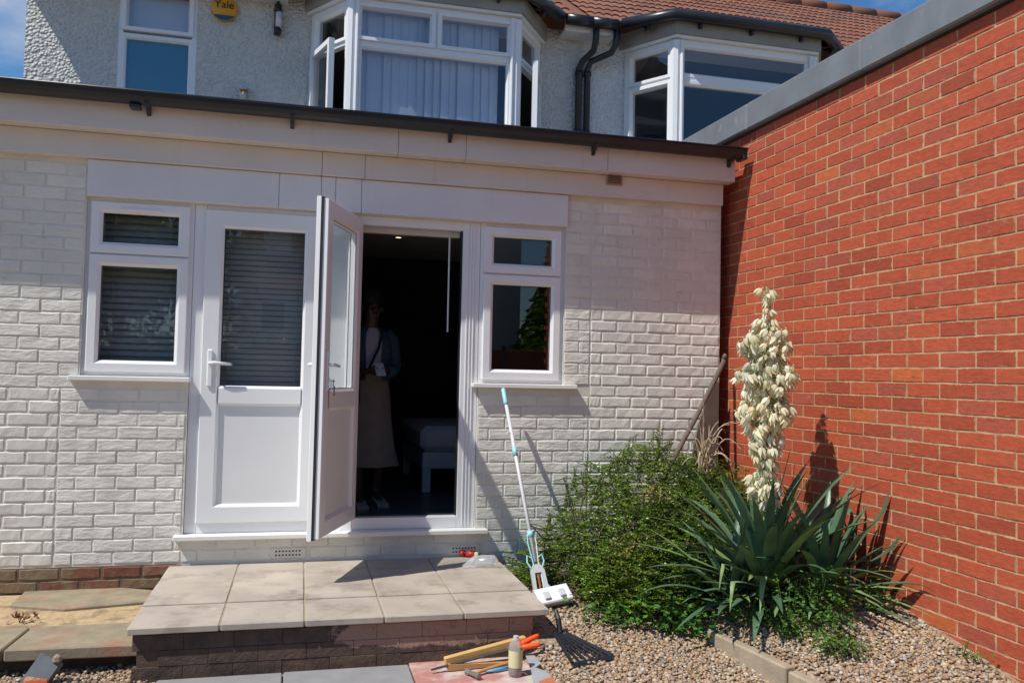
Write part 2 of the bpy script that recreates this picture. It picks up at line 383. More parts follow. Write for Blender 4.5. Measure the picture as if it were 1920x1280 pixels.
for iy in range(len(ys)-1):
    for ix in range(nx-1):
        a = iy*nx+ix; gf.append((a, a+1, a+nx+1, a+nx))
g = MB(); g.v = gv; g.f = gf
tag(g.build('ground', M['ground'], smooth=True), kind='structure')

# gravel pebbles (uncountable)
def pebbles(region, n, size=(.005, .0112)):
    bm = bmesh.new(); bmesh.ops.create_icosphere(bm, subdivisions=1, radius=1)
    bv = np.array([v.co[:] for v in bm.verts]); bf = np.array([[v.index for v in f.verts] for f in bm.faces]); bm.free()
    V = []; Fc = []; c = 0
    while c < n:
        x, y = region()
        if x is None: continue
        s = rng.uniform(*size)*(1.35 if rng.random() < .08 else 1)
        sc = np.array([s*rng.uniform(.8, 1.5), s*rng.uniform(.8, 1.2), s*rng.uniform(.5, .9)])
        a = rng.uniform(0, 6.28); ca, sa = math.cos(a), math.sin(a)
        p = bv*(1+rng.uniform(-.16, .16, (len(bv), 1)))*sc
        t = rng.uniform(-.5, .5); p = np.stack([p[:, 0], p[:, 1]*math.cos(t)-p[:, 2]*math.sin(t), p[:, 1]*math.sin(t)+p[:, 2]*math.cos(t)], 1)
        p = np.stack([p[:, 0]*ca-p[:, 1]*sa, p[:, 0]*sa+p[:, 1]*ca, p[:, 2]], 1)
        z = float(gz(x, y)) + rng.uniform(.001, .012)
        V.append(p+np.array([x, y, z])); Fc.append(bf+c*len(bv)); c += 1
    V = np.concatenate(V); Fc = np.concatenate(Fc)
    me = bpy.data.meshes.new('gravel'); me.vertices.add(len(V)); me.vertices.foreach_set('co', V.ravel())
    me.loops.add(Fc.size); me.loops.foreach_set('vertex_index', Fc.ravel().astype(np.int32))
    me.polygons.add(len(Fc)); me.polygons.foreach_set('loop_start', np.arange(0, Fc.size, 3, dtype=np.int32)); me.polygons.foreach_set('loop_total', np.full(len(Fc), 3, dtype=np.int32))
    me.materials.append(M['pebble']); me.update(calc_edges=True); me.shade_smooth(); return me
def reg_r():
    x = rng.uniform(1.205, 3.02); y = rng.uniform(2.7, 5.0)
    if x < 1.36 and y > 4.2: return None, None
    if y > 4.55 and rng.random() < .6: return None, None
    return x, y
tag(link('gravel', pebbles(reg_r, 26000)), 'loose golden and brown gravel in the bed between the patio and the brick wall', 'gravel', kind='stuff')
def reg_l():
    x = rng.uniform(-2.2, -.62); y = rng.uniform(3.4, 4.62)
    return x, y
tag(link('gravel', pebbles(reg_l, 6500)), 'loose gravel below the mossy old slabs left of the step', 'gravel', kind='stuff')

# path slabs in front of the step
path = tag(link('path', None), kind='structure')
MB().box(-.60, 1.2, 1.0, 4.24, -.05, -.030).build('bedding', M['sand'], path)
px = [-.605, -.04, .562, 1.20]; py = [4.235, 3.64, 3.04, 2.44, 1.84, 1.24]
for i in range(3):
    for j in range(5):
        y1 = py[j]+(.03 if i == 2 and j == 0 else 0)
        mname = 'red_slab' if (i == 2 and j == 0) else 'grey_slab'
        MB().box(px[i]+.004, px[i+1]-.004, py[j+1]+.004, y1-.004, -.03, 0+(.002*((i+j) % 2)), .004).build('slab', M[mname], path)

# raised patio step
patio = tag(link('patio', None), kind='structure')
PZ = .244
PX = [-.745, -.335, .055, .437, .836, 1.285]; PY0 = 4.225
rows = [PY0, 4.62, 5.06, 5.515]
for i in range(5):
    for j in range(3):
        sk = .010*((i*7+j*3) % 3-1)*.2
        x0 = PX[i]+.004; x1 = PX[i+1]-.004
        b = MB().box(x0, x1, rows[j]+.007, rows[j+1]-.007, PZ-.036, PZ+sk*.3-(.004, .0, .002)[j], .004)
        b.build('slab', M['patio'], patio)
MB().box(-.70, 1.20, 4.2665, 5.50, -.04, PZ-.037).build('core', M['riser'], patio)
MB().box(PX[0]+.02, PX[-1]-.02, PY0+.02, 5.512, PZ-.0365, PZ-.009).build('joint_fill', pbr('joint_dirt', (.17, .135, .10), .95, .2, 20), patio) if False else None
for xj in PX[1:-1]: MB().box(xj-.0038, xj+.0038, PY0+.012, 5.51, PZ-.03, PZ-.0075).build('joint', M['concrete'], patio)
for yj in rows[1:-1]:
    for a_, b__ in zip(PX[:-1], PX[1:]): MB().box(a_+.0045, b__-.0045, yj-.0065, yj+.0065, PZ-.03, PZ-.009).build('joint', M['concrete'], patio)
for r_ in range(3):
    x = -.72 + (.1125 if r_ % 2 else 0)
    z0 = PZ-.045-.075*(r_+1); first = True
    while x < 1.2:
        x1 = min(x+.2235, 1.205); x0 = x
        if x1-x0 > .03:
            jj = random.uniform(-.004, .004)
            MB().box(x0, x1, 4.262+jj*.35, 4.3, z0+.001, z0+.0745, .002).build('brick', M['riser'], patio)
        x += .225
# right flank of the step
for r_ in range(3):
    for k in range(5):
        y0 = 4.31+k*.225+(.1 if r_ % 2 else 0); z0 = PZ-.045-.075*(r_+1)
        MB().box(1.19, 1.213, y0, min(y0+.215, 5.5), z0+.005, z0+.071, .005).build('brick', M['riser'], patio)

# old slabs and sand to the left of the step
old = tag(link('old_paving', None), kind='structure')
TZ = .118
MB().box(-4.0, -.72, 4.72, 5.515, -.02, TZ-.018).build('sand_bed', M['sand'], old)
def polyslab(pts, z0, z1, mat, name='slab'):
    bm = bmesh.new(); vs = [bm.verts.new((x, y, z1)) for x, y in pts]; f = bm.faces.new(vs)
    r = bmesh.ops.extrude_face_region(bm, geom=[f])
    for v in [e for e in r['geom'] if isinstance(e, bmesh.types.BMVert)]: v.co.z = z0
    bmesh.ops.recalc_face_normals(bm, faces=list(bm.faces))
    bmesh.ops.bevel(bm, geom=[e for e in bm.edges], offset=.006, segments=1, affect='EDGES')
    me = bpy.data.meshes.new(name); bm.to_mesh(me); bm.free(); me.materials.append(mat); return link(name, me, old)
def P(u, v, z): q = onZ(u, v, z); return (q.x, q.y)
polyslab([P(18, 1133, TZ), P(120, 1140, TZ), P(275, 1126, TZ), (-.76, 5.42), P(200, 1098, TZ), P(45, 1108, TZ)], TZ-.05, TZ, M['old_slab'])
fl = P(0, 1205, TZ)[1]
polyslab([(-1.30, 4.42), (-.70, 4.40), (-.70, 4.78), (-1.28, 4.79)], TZ-.058, TZ-.002, M['old_slab'])
polyslab([(-1.92, 4.43), (-1.315, 4.42), (-1.292, 4.79), (-1.92, 4.80)], TZ-.062, TZ-.004, M['old_slab'])
polyslab([(-2.6, 4.43), (-1.935, 4.43), (-1.935, 4.80), (-2.6, 4.80)], TZ-.062, TZ-.006, M['old_slab'])
MB().box(-4.0, -.72, 4.50, 4.72, -.03, TZ-.064).build('footing', M['riser'], old)

# ================================================================ EXTENSION
ext = thing('house_extension', 'single storey white painted brick extension with flat roof, two white doors and two small windows', 'house')
WY = D; BK = WY+.0042
XL, XR = -4.2, 2.915
ZT = 2.70
WL = (-1.285, -.672); WRX = (1.150, 1.740); WZ = (1.385, 2.462); DZ0 = .425
wall = MB()
for (x0, x1, z0, z1) in ((XL, WL[0], -.05, 2.462), (WL[0], WL[1], -.05, WZ[0]-.03), (WL[1], WRX[0], -.05, DZ0-.03), (WRX[0], WRX[1], -.05, WZ[0]-.03), (WRX[1], XR, -.05, 2.462), (XL, XR, 2.462, 3.0)):
    wall.box(x0, x1, BK, BK+.24, z0, z1)
wall.build('wall', M['wmortar'], ext)
# flank wall back to the main house and the left flank
MB().box(XR-.24, XR, BK+.24, 8.79, -.05, 3.0).build('flank_wall', M['wmortar'], ext)
MB().box(XL, XL+.24, BK+.24, 8.79, -.05, 3.0).build('flank_wall', M['wmortar'], ext)

# ---- bricks
def brick_mesh(name, mat, w, h, ch, jit, seed, depth=.03):
    rr = random.Random(seed); v = []
    def j(s=1): return rr.uniform(-jit, jit)*s
    nx_ = 4
    xs_ = [-w/2+w*i/nx_ for i in range(nx_+1)]
    top = [h/2+j() for _ in xs_]; bot = [-h/2+j() for _ in xs_]
    rows_ = []
    rows_.append([(x, depth, -h/2) for x in xs_]); rows_.append([(x, ch*.9, b) for x, b in zip(xs_, bot)])
    rows_.append([(max(-w/2+ch, min(w/2-ch, x)), 0+j(.5), b+ch) for x, b in zip(xs_, bot)])
    rows_.append([(max(-w/2+ch, min(w/2-ch, x)), 0+j(.5), t-ch) for x, t in zip(xs_, top)])
    rows_.append([(x, ch*.9, t) for x, t in zip(xs_, top)]); rows_.append([(x, depth, h/2) for x in xs_])
    mb = MB(); k = nx_+1
    for r_ in rows_: mb.v += r_
    for a in range(5):
        for b in range(nx_): i = a*k+b; mb.f.append((i, i+1, i+k+1, i+k))
    for e in (0, nx_):
        mb.f.append((1*k+e, 2*k+e, 3*k+e, 4*k+e)); mb.f.append((0*k+e, 1*k+e, 4*k+e, 5*k+e))
    me = mb.mesh(name, mat, False)
    return me
BW, BH = .213, .0655
br_r = [brick_mesh('brick', M['wb_r'], BW, BH, .0035, .0020, s) for s in range(6)]
br_s = [brick_mesh('brick', M['wb_s'], BW, BH, .006, .0022, 20+s) for s in range(6)]
Z0G = 2.058
def layout(x0, x1, z0, z1, ph, edge=True):
    out = []
    k0 = math.floor((Z0G-z1)/.075)-1; k1 = math.ceil((Z0G-z0)/.075)+1
    for k in range(k0, k1):
        zt = Z0G-.075*k; zb = zt-.075
        if zb < z0-.03 or zt > z1+.03: continue
        off = ph + (.1125 if k % 2 == 0 else 0)
        n0 = math.floor((x0-off)/.225)-1
        for n in range(n0, n0+60):
            a = max(off+.225*n, x0); b = min(off+.225*(n+1), x1)
            if b-a < .025: continue
            out.append((a, b, zb, zt))
    return out
cands = []
def zone(x0, x1, z0, z1, ph, kind):
    for a, b, zb, zt in layout(x0, x1, z0, z1, ph): cands.append(((a+b)/2, (zb+zt)/2, b-a-.011, kind))
ZB = .262
ZJ = Z0G-.075*10
zone(-4.2, WL[0]-.002, ZJ+.03, 2.68, .063, 'r')
zone(-4.2, -1.387, ZB, ZJ, .02, 's')
zone(-1.385, -.68, ZB, ZJ-.001, .063, 'r')
zone(WRX[0]+.002, 1.93, ZB-.2, WZ[0]-.04, .101, 'r')
zone(1.742, 1.930, WZ[0]-.04, 2.68, .05, 'r')
zone(1.932, XR, ZB-.2, 2.68, .101, 's')
zone(-.68, 1.148, ZB, DZ0-.035, .09, 'r')
def proj(p):
    q = Vector(p)-CAM; z = q.dot(FW); return 960+F_PX*q.dot(RT)/z, 640-F_PX*q.dot(UP)/z, z
vis = []; rest = []
airs = [(-.045, .297), (1.079, .285)]
for c in cands:
    if any(abs(c[0]-a[0]) < .11+c[2]/2-.02 and abs(c[1]-a[1]) < .06 for a in airs) and c[1] < .40: continue
    u, v, z = proj((c[0], WY, c[1])); hidden = (1010 < u < 1400 and v > 905) or (c[1] > 2.55 and WL[0] < c[0] < 1.75)
    (vis if (-15 < u < 1400 and v < 1075 and not hidden) else rest).append((c, z))
vis.sort(key=lambda t: t[1])
def place_brick(c, parent):
    me = random.choice(br_r if c[3] == 'r' else br_s)
    o = link('brick', me, parent, (c[0], WY+random.uniform(-.0015, .002), c[1]), (0, random.uniform(-.006, .006), 0), (c[2]/BW, 1, 1)); return o
# keep those that show most (drop the ones up in the gutter shade where joints barely show)
vis.sort(key=lambda t: (t[0][1] > 2.15, t[1]))
for c, z in vis[:300]: place_brick(c[:4], ext)
rest += vis[300:]
mb = MB()
for c, z in rest:
    me = br_r[0] if c[3] == 'r' else br_s[0]
    mb.add([(c[0]+v.co.x*c[2]/BW, WY+v.co.y, c[1]+v.co.z) for v in me.vertices], [list(p.vertices) for p in me.polygons])
tag(mb.build('brickwork', M['wb_i'], ext), kind='stuff')
# exposed red plinth courses
pl_me = [brick_mesh('plinth_brick', M['plinth'], BW, BH, .007, .003, 60+s) for s in range(4)]
MB().box(XL, -.70, WY+.012, BK-.0005, -.05, ZB-.012).build('plinth_mortar', pbr('dark_old_mortar', (.15, .11, .07), .9, .2, 20), ext)
for k, off in ((0, .03), (1, .14)):
    zc = ZB-.012-.0375-.075*k; x = -2.5+off
    while x < -.72:
        link('plinth_brick', random.choice(pl_me), ext, (x+.1125, WY-.001+.002*k, zc), None, (1, 1, 1)); x += .225
# airbricks with their holes
for ax, az in airs:
    ab = MB().box(ax-.107, ax+.107, WY-.003, WY+.03, az-.032, az+.032, .003).build('air_brick', M['wmortar'], ext)
    for i in range(8):
        for j in range(2): MB().box(ax-.072+i*.0205-.005, ax-.072+i*.0205+.005, WY-.0045, WY-.002, az-.012+j*.024-.005, az-.012+j*.024+.005).build('hole', M['gasket'], ab)
# wall vent high on the right
va = onY(1151, 332, 5.468); vt = MB().box(va.x-.058, va.x+.058, 5.455, 5.4695, va.z-.058, va.z+.047, .003).build('wall_vent', pbr('tan_vent', (.34, .24, .15), .7, .1, 20), ext)
for i in range(8): MB().box(va.x-.046, va.x+.046, 5.4515, 5.4545, va.z-.046+i*.0108, va.z-.046+i*.0108+.0055).build('vent_slot', M['steel'], vt)

# ---- fascias, lintel boards, gutter, roof
def boards(name, cuts, y0, y1, z0, z1, mat, c=.003):
    for a, b in zip(cuts[:-1], cuts[1:]): MB().box(a+.0012, b-.0012, y0, y1, z0, z1, c).build(name, mat, ext)
boards('fascia_board', [XL, -1.9, .56, 1.0, 1.98, 2.935], 5.365, 5.47, 2.838, 3.00, M['fascia'])
boards('frieze_board', [XL, .09, .36, 2.90], 5.470, 5.5335, 2.687, 2.838, M['fascia'])
boards('lintel_board', [WL[0]+.004, -.17, .09, .18, .345, 1.748], 5.500, 5.533, 2.466, 2.684, M['board'])
MB().box(XL, 2.93, 5.36, 8.79, 3.002, 3.03).build('flat_roof', M['felt'], ext)
gp = [(math.cos(a)*.056, math.sin(a)*.066) for a in np.linspace(0, -math.pi, 9)]
prof = [(5.302+a, 3.045+b) for a, b in gp] + [(5.302+a*.93, 3.045+b*.93) for a, b in gp[::-1]]
gut = MB().prism(prof, XL, 2.965, axis='x')
gut.build('gutter', M['black'], ext, smooth=False)
MB().tube([(XL, 5.247, 3.047), (2.965, 5.247, 3.047)], .008, 8).build('gutter_lip', M['black'], ext, smooth=True)
MB().box(2.93, 2.968, 5.25, 5.357, 2.975, 3.05, .006).build('gutter_stop_end', M['black'], ext)
for u, v in ((278, 205), (548, 230), (845, 255), (1115, 275), (1370, 296)):
    q = onY(u, v, 5.33)
    MB().prism([(5.364, 2.935), (5.364, 2.99), (5.26, 3.0), (5.262, 2.985), (5.335, 2.965)], q.x-.012, q.x+.012, axis='x').build('gutter_bracket', M['black'], ext)
q = onY(255, 203, 5.32); MB().box(q.x-.03, q.x+.03, 5.27, 5.345, 2.955, 2.978, .005).build('gutter_union', M['black'], ext)

# ---- windows
def sash(parent, x0, x1, z0, z1, yf, glass, w_=.068, vent=False, mat='upvc', depth=.05, gl='glass', swing=None):
    s = part('sash', parent)
    MB().ring(x0, x1, z0, z1, [(0, yf+depth), (0, yf+.004), (.005, yf), (w_-.018, yf), (w_-.004, yf+.016), (w_, yf+.02), (w_, yf+depth)]).build('sash_frame', M[mat], s) if False else None
    o = MB().ring(x0, x1, z0, z1, [(0, yf+depth), (0, yf+.004), (.005, yf), (w_-.020, yf), (w_-.003, yf+.014), (w_, yf+.02), (w_, yf+depth)])
    bpy.data.objects.remove(s)
    so = o.build('sash', M[mat], parent)
    MB().box(x0+w_-.004, x1-w_+.004, yf+.026, yf+.030, z0+w_-.004, z1-w_+.004).build('pane', M[gl], so)
    MB().ring(x0+w_-.0005, x1-w_+.0005, z0+w_-.0005, z1-w_+.0005, [(0, yf+.0195), (0, yf+.0255), (.004, yf+.0255), (.004, yf+.0195)]).build('gasket', M['gasket'], so)
    if vent: MB().box((x0+x1)/2-.115, (x0+x1)/2+.115, yf-.010, yf+.001, z1-.050, z1-.034, .003).build('trickle_vent', M[mat], so)
    return so
FY = WY+.030
def small_window(x0, x1):
    wdw = part('window', ext)
    z0, z1 = WZ
    fr = MB().ring(x0, x1, z0, z1, [(0, FY+.07), (0, FY), (.034, FY), (.034, FY+.07)]).build('frame', M['upvc'], wdw)
    MB().box(x0+.034, x1-.034, FY+.001, FY+.069, 2.112, 2.136).build('transom', M['upvc'], wdw)
    sash(wdw, x0+.024, x1-.024, 2.128, z1-.022, FY-.022, 'glass', vent=True)
    sash(wdw, x0+.024, x1-.024, z0+.026, 2.118, FY-.022, 'glass')
    return wdw
w1 = small_window(*WL); w2 = small_window(*WRX)
MB().box(WL[0]-.055, WL[1]+.012, WY-.046, FY+.05, WZ[0]-.030, WZ[0]-.001, .004).build('sill', M['sill'], w1)
MB().box(WRX[0]-.045, WRX[1]+.092, WY-.046, FY+.05, WZ[0]-.030, WZ[0]-.001, .004).build('sill', M['sill'], w2)

# ---- doors
def door_frame(x0, x1, wl, wr):
    z0, z1 = DZ0, 2.462
    mb = MB().box(x0, x0+wl, FY, FY+.07, z0, z1, .003).box(x1-wr, x1, FY, FY+.07, z0, z1, .003)
    mb.box(x0+wl+.0005, x1-wr-.0005, FY+.001, FY+.069, z1-.06, z1, .003).box(x0+wl+.0005, x1-wr-.0005, FY+.001, FY+.069, z0, z0+.075, .003)
    return mb
def leaf(parent, sgn, wdt=.712, z0=.492, z1=2.432, tilt=True):
    # local frame: hinge on x=0, leaf towards sgn*x, outside towards -y
    X = lambda a: sgn*a
    def ring(zz0, zz1, a0, a1, prof): 
        x0, x1 = sorted((X(a0), X(a1))); return MB().ring(x0, x1, zz0, zz1, prof)
    fr = ring(z0, z1, 0, wdt, [(0, -.008), (0, -.031), (.004, -.035), (.095, -.035), (.112, -.020), (.112, .020), (.095, .035), (.016, .035), (.012, .031), (.012, -.008)])
    # rail between glass and panel
    ra, rb = 1.212, 1.338
    x0, x1 = sorted((X(.108), X(wdt-.108)))
    fr.add([(x0, -.020, ra), (x1, -.020, ra), (x1, -.035, ra+.017), (x0, -.035, ra+.017), (x1, -.035, rb-.017), (x0, -.035, rb-.017), (x1, -.020, rb), (x0, -.020, rb),
            (x0, .020, ra), (x1, .020, ra), (x1, .035, ra+.017), (x0, .035, ra+.017), (x1, .035, rb-.017), (x0, .035, rb-.017), (x1, .020, rb), (x0, .020, rb)],
           [(0, 1, 2, 3), (3, 2, 4, 5), (5, 4, 6, 7), (8, 9, 10, 11), (11, 10, 12, 13), (13, 12, 14, 15), (0, 1, 9, 8), (7, 6, 14, 15)])
    fr.build('stile_frame', M['upvc'], parent)
    ring(z0+.001, z1-.001, .001, wdt-.001, [(.002, -.0075), (.002, .004), (.0115, .004), (.0115, -.0075)]).build('gasket', M['gasket'], parent)
    xg0, xg1 = sorted((X(.106), X(wdt-.106)))
    MB().box(xg0, xg1, -.014, .014, z0+.106, ra+.004).build('lower_panel', M['upvc2'], parent)
    MB().box(xg0, xg1, -.010, .010, rb-.004, z1-.106).build('pane', M['glass' if sgn < 0 else 'glass_leaf'], parent)
    xq0, xq1 = sorted((X(.112), X(wdt-.112)))
    for yy in (-.0195, .0165):
        MB().ring(xq0-.001, xq1+.001, rb-.001, z1-.111, [(0, yy), (0, yy+.003), (.004, yy+.003), (.004, yy)]).build('glazing_gasket', M['gasket'], parent)
    hx = wdt-.052
    for side in (-1, 1):
        h = MB().box(X(hx)-.016, X(hx)+.016, side*.035 if side > 0 else -.047, .047 if side > 0 else -.035, 1.33, 1.56, .006).build('handle_plate', M['upvc'], parent)
        yy = side*.068
        MB().tube([(X(hx), side*.045, 1.475), (X(hx), yy, 1.475), (X(hx-.03), yy*1.04, 1.478), (X(hx-.125), yy, 1.470)], [.010, .010, .011, .0085], 8).build('lever', M['upvc'], h, smooth=True)
        MB().lathe([(.009, 0), (.009, .006)], 10).build('lock', M['chrome'], h, loc=(X(hx), side*.046-(.006 if side > 0 else 0), 1.385), rot=(R(-90), 0, 0))
    for hz in (.75, 1.46, 2.2):
        MB().lathe([(.009, -.05), (.011, -.045), (.011, .045), (.009, .05)], 8).build('hinge', M['upvc'], parent, smooth=True, loc=(X(.006), -.044, hz))
d1 = part('door', ext); door_frame(-.670, .172, .07, .07).build('frame', M['upvc'], d1)
l1 = part('door_leaf', ext, (.110, FY+.013, 0)); leaf(l1, -1)
d2 = part('door', ext); door_frame(.270, 1.148, .075, .118).build('frame', M['upvc'], d2)
MB().box(.1725, .2695, FY+.003, FY+.06, DZ0, 2.462).build('mullion', M['upvc'], d2)
for i in range(3): MB().box(1.060+i*.022, 1.070+i*.022, FY-.006, FY+.001, DZ0+.02, 2.455, .002).build('frame_rib', M['upvc'], d2)
MB().box(.346, 1.029, FY+.0705, FY+.078, DZ0+.04, DZ0+.085).build('threshold_gasket', M['gasket'], d2)
MB().box(1.020, 1.0295, FY+.020, FY+.05, DZ0+.08, 2.40).build('jamb_gasket', M['gasket'], d2)
ANG = math.atan2(-.665, -.245)
l2 = part('open_door_leaf', ext, (.335, FY-.024, 0), ANG); leaf(l2, 1)
# keys hanging in the lock on the inner face of the open leaf
keys = thing('key_bunch', 'small bunch of keys hanging in the lock of the open door', 'keys')
kp = l2.matrix_basis @ Vector((.712-.052, .055, 1.385))
MB().tube([kp, kp+Vector((.03, 0, 0))], .006, 6).box(kp.x+.02, kp.x+.024, kp.y-.012, kp.y+.012, kp.z-.025, kp.z+.012).build('key', M['chrome'], keys)
MB().box(kp.x+.022, kp.x+.030, kp.y-.010, kp.y+.010, kp.z-.085, kp.z-.026, .003).build('spare_key', M['steel'], keys)
MB().box(-.722, 1.228, WY-.055, FY+.06, DZ0-.030, DZ0-.001, .004).build('door_sill', M['sill'], ext)

# ---- blinds
def venetian(label, x0, x1, z0, z1, y, pitch, tilt, gap_from=None):
    b = thing('venetian_blind', label, 'blind', ((x0+x1)/2, y, z0)); n = int((z1-z0)/pitch); wd = x1-x0
    me = MB().prism([(-.025, -.001), (0, .003), (.025, -.001), (.025, .0005), (0, .0045), (-.025, .0005)], -wd/2, wd/2, axis='x').mesh('slat', M['slat'])
    for i in range(n): link('slat', me, b, (0, 0, .02+i*pitch), (R(tilt), 0, 0))
    for s in (-.3, .3): MB().tube([(s*wd, -.028, 0), (s*wd, -.028, z1-z0)], .0016, 4).build('cord', M['slat'], b)
    MB().box(-wd/2, wd/2, -.025, .025, z1-z0, z1-z0+.04).build('headrail', M['slat'], b)
    MB().box(-wd/2, wd/2, -.022, .022, -.012, .004).build('bottom_rail', M['slat'], b)
    return b
venetian('closed grey slatted blind behind the small window beside the closed door', WL[0]+.03, WL[1]-.03, 1.47, 2.42, FY+.13, .0415, 62)
venetian('closed grey slatted blind behind the glass of the closed door', -.60, .10, 1.30, 2.40, FY+.13, .0355, 68)
rb_ = thing('venetian_blind', 'white blind pulled up at the head of the open doorway with its long wand', 'blind', (.69, FY+.13, 2.368))
for i in range(4): MB().box(-.335, .335, -.025, .025, .004+i*.0085, .013+i*.0085).build('slat', M['whiteplastic'], rb_)
MB().box(-.335, .335, -.025, .025, .042, .075).build('headrail', M['whiteplastic'], rb_)
q0 = onY(843, 448, FY+.10); q1 = onY(839, 622, FY+.10)
MB().tube([(q0.x-.69, -.03, .07), (q0.x-.69, -.03, 0), (q1.x-.69, -.03, q1.z-2.368)], .006, 6).build('wand', M['whiteplastic'], rb_)

# ---- the room behind
room = tag(link('room', None), kind='structure')
FZ = .432
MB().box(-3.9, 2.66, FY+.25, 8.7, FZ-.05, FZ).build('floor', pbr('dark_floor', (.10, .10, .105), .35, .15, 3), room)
MB().box(-3.9, 2.66, BK+.245, 8.7, 2.62, 2.68).build('ceiling', pbr('ceiling_paint', (.45, .42, .38), .9, .03, 2), room)
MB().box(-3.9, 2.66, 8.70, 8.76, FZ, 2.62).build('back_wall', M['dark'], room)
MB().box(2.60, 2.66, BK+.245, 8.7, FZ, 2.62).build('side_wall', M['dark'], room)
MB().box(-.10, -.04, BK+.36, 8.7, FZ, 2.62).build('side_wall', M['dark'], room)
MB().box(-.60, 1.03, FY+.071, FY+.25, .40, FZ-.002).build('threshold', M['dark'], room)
q = onZ(747, 445, 2.615)
for i, (lx, ly) in enumerate(((q.x, q.y), (1.55, 7.2))):
    dl = thing('ceiling_downlight', ('lit recessed ceiling spotlight seen through the open doorway', 'lit recessed ceiling spotlight behind the small window right of the doorway')[i], 'ceiling light', (lx, ly, 2.618))
    MB().lathe([(.028, -.006), (.045, -.006), (.045, 0), (.028, 0)], 16, cap=False).build('bezel', M['chrome'], dl)
    MB().lathe([(.0275, -.003), (.0275, -.001)], 14).build('bulb', plain('lamp_glow', (1, .8, .5), .5, emit=2.2), dl)
# bed
bed = thing('bed', 'bed with pale quilt and white legs inside the dark doorway', 'bed', (0, 0, 0))
bx0, bx1, by0, by1 = 1.02, 2.45, 7.15, 8.6
MB().box(bx0, bx1, by0, by1, FZ+.20, FZ+.34, .01).build('base', M['upvc2'], bed)
bm = MB().box(bx0-.02, bx1, by0-.02, by1, FZ+.345, FZ+.56, .05); bm.build('quilt', pbr('quilt_cloth', (.62, .62, .63), .9, .1, 5, .6, 9, .03), bed)
for x, y in ((bx0+.04, by0+.04), (bx1-.05, by0+.04), (bx0+.04, by1-.05)): MB().box(x-.035, x+.035, y-.035, y+.035, FZ+.002, FZ+.20, .005).build('leg', M['upvc2'], bed)

# ================================================================ MAIN HOUSE (upper storey behind)
HY = 8.80; EZ = 5.26
def bay_poly(xa, xb, xc, xd, yw, yf, off=0):
    return [(xa-off, yw), (xb-off*.55, yf-off), (xc+off*.55, yf-off), (xd+off, yw)]
def plane_frame(mb, p0, p1, z0, z1, prof):
    # frame ring on a vertical plane from plan point p0 to p1; profile (inset, outward offset)
    d = Vector((p1[0]-p0[0], p1[1]-p0[1], 0)); L = d.length; d.normalize(); nrm = Vector((d.y, -d.x, 0))
    t = MB().ring(0, L, z0, z1, [(a, -b) for a, b in prof])
    return mb.add([tuple(Vector((p0[0], p0[1], 0))+d*x - nrm*y + Vector((0, 0, z))) for x, y, z in t.v], t.f)
def on_plane(p0, p1, mb_local):
    d = Vector((p1[0]-p0[0], p1[1]-p0[1], 0)).normalized(); nrm = Vector((d.y, -d.x, 0)); o = MB()
    o.v = [tuple(Vector((p0[0], p0[1], 0))+d*x - nrm*y + Vector((0, 0, z))) for x, y, z in mb_local.v]; o.f = mb_local.f; return o
def lights(parent, p0, p1, cells, gl='glass_up', mat='upvc', extra=None):
    """cells: (a0,a1,z0,z1,proud) sashes along the plane, local y: 0=frame face, negative = outwards"""
    for (a0, a1, z0, z1, proud) in cells:
        w_ = .055
        r_ = MB().ring(a0, a1, z0, z1, [(0, .05), (0, -proud+.004), (.005, -proud), (w_-.018, -proud), (w_, .012), (w_, .05)])
        s = on_plane(p0, p1, r_).build('sash', M[mat], parent)
        on_plane(p0, p1, MB().box(a0+w_-.004, a1-w_+.004, .016, .020, z0+w_-.004, z1-w_+.004)).build('pane', M[gl], s)
house = thing('house', 'pebbledashed upper storey of the house behind the flat roof, with bay window and tiled roof', 'house')
HX0, HX1 = -2.64, 2.93
BA = (.007, .379, 2.030, 2.425); ZS, ZH = 3.80, 5.06   # bay glazing bottom / head
# wall with openings for the bay and the bathroom window
wx0, wx1, wz0, wz1 = -1.83, -1.11, 3.70, 5.22
hm = MB()
for (x0, x1, z0, z1) in ((HX0, wx0, 2.9, EZ), (wx0, wx1, 2.9, wz0), (wx0, wx1, wz1, EZ), (wx1, BA[0], 2.9, EZ)): hm.box(x0, x1, HY, HY+.25, z0, z1)
MB().box(BA[3], HX1, HY, HY+.25, 2.9, EZ).build('wall', M['render'], house)
MB().box(HX0+.26, 12, HY+.002, HY+2.9, 5.12, 5.16).build('upper_ceiling', pbr('upstairs_ceiling', (.22, .22, .22), .9, .03, 2), house)
hm.build('wall', M['render'], house)
MB().box(HX0, HX0+.25, HY+.25, 14.8, 2.9, EZ).build('gable_wall', M['render'], house)
MB().box(-2.4, 12, HY+2.9, HY+3.0, 2.9, 5.3).build('inner_partition', M['dark'], house)
MB().box(HX0+.26, 12, HY+.26, HY+2.9, 2.98, 3.0).build('upper_floor', M['dark'], house)
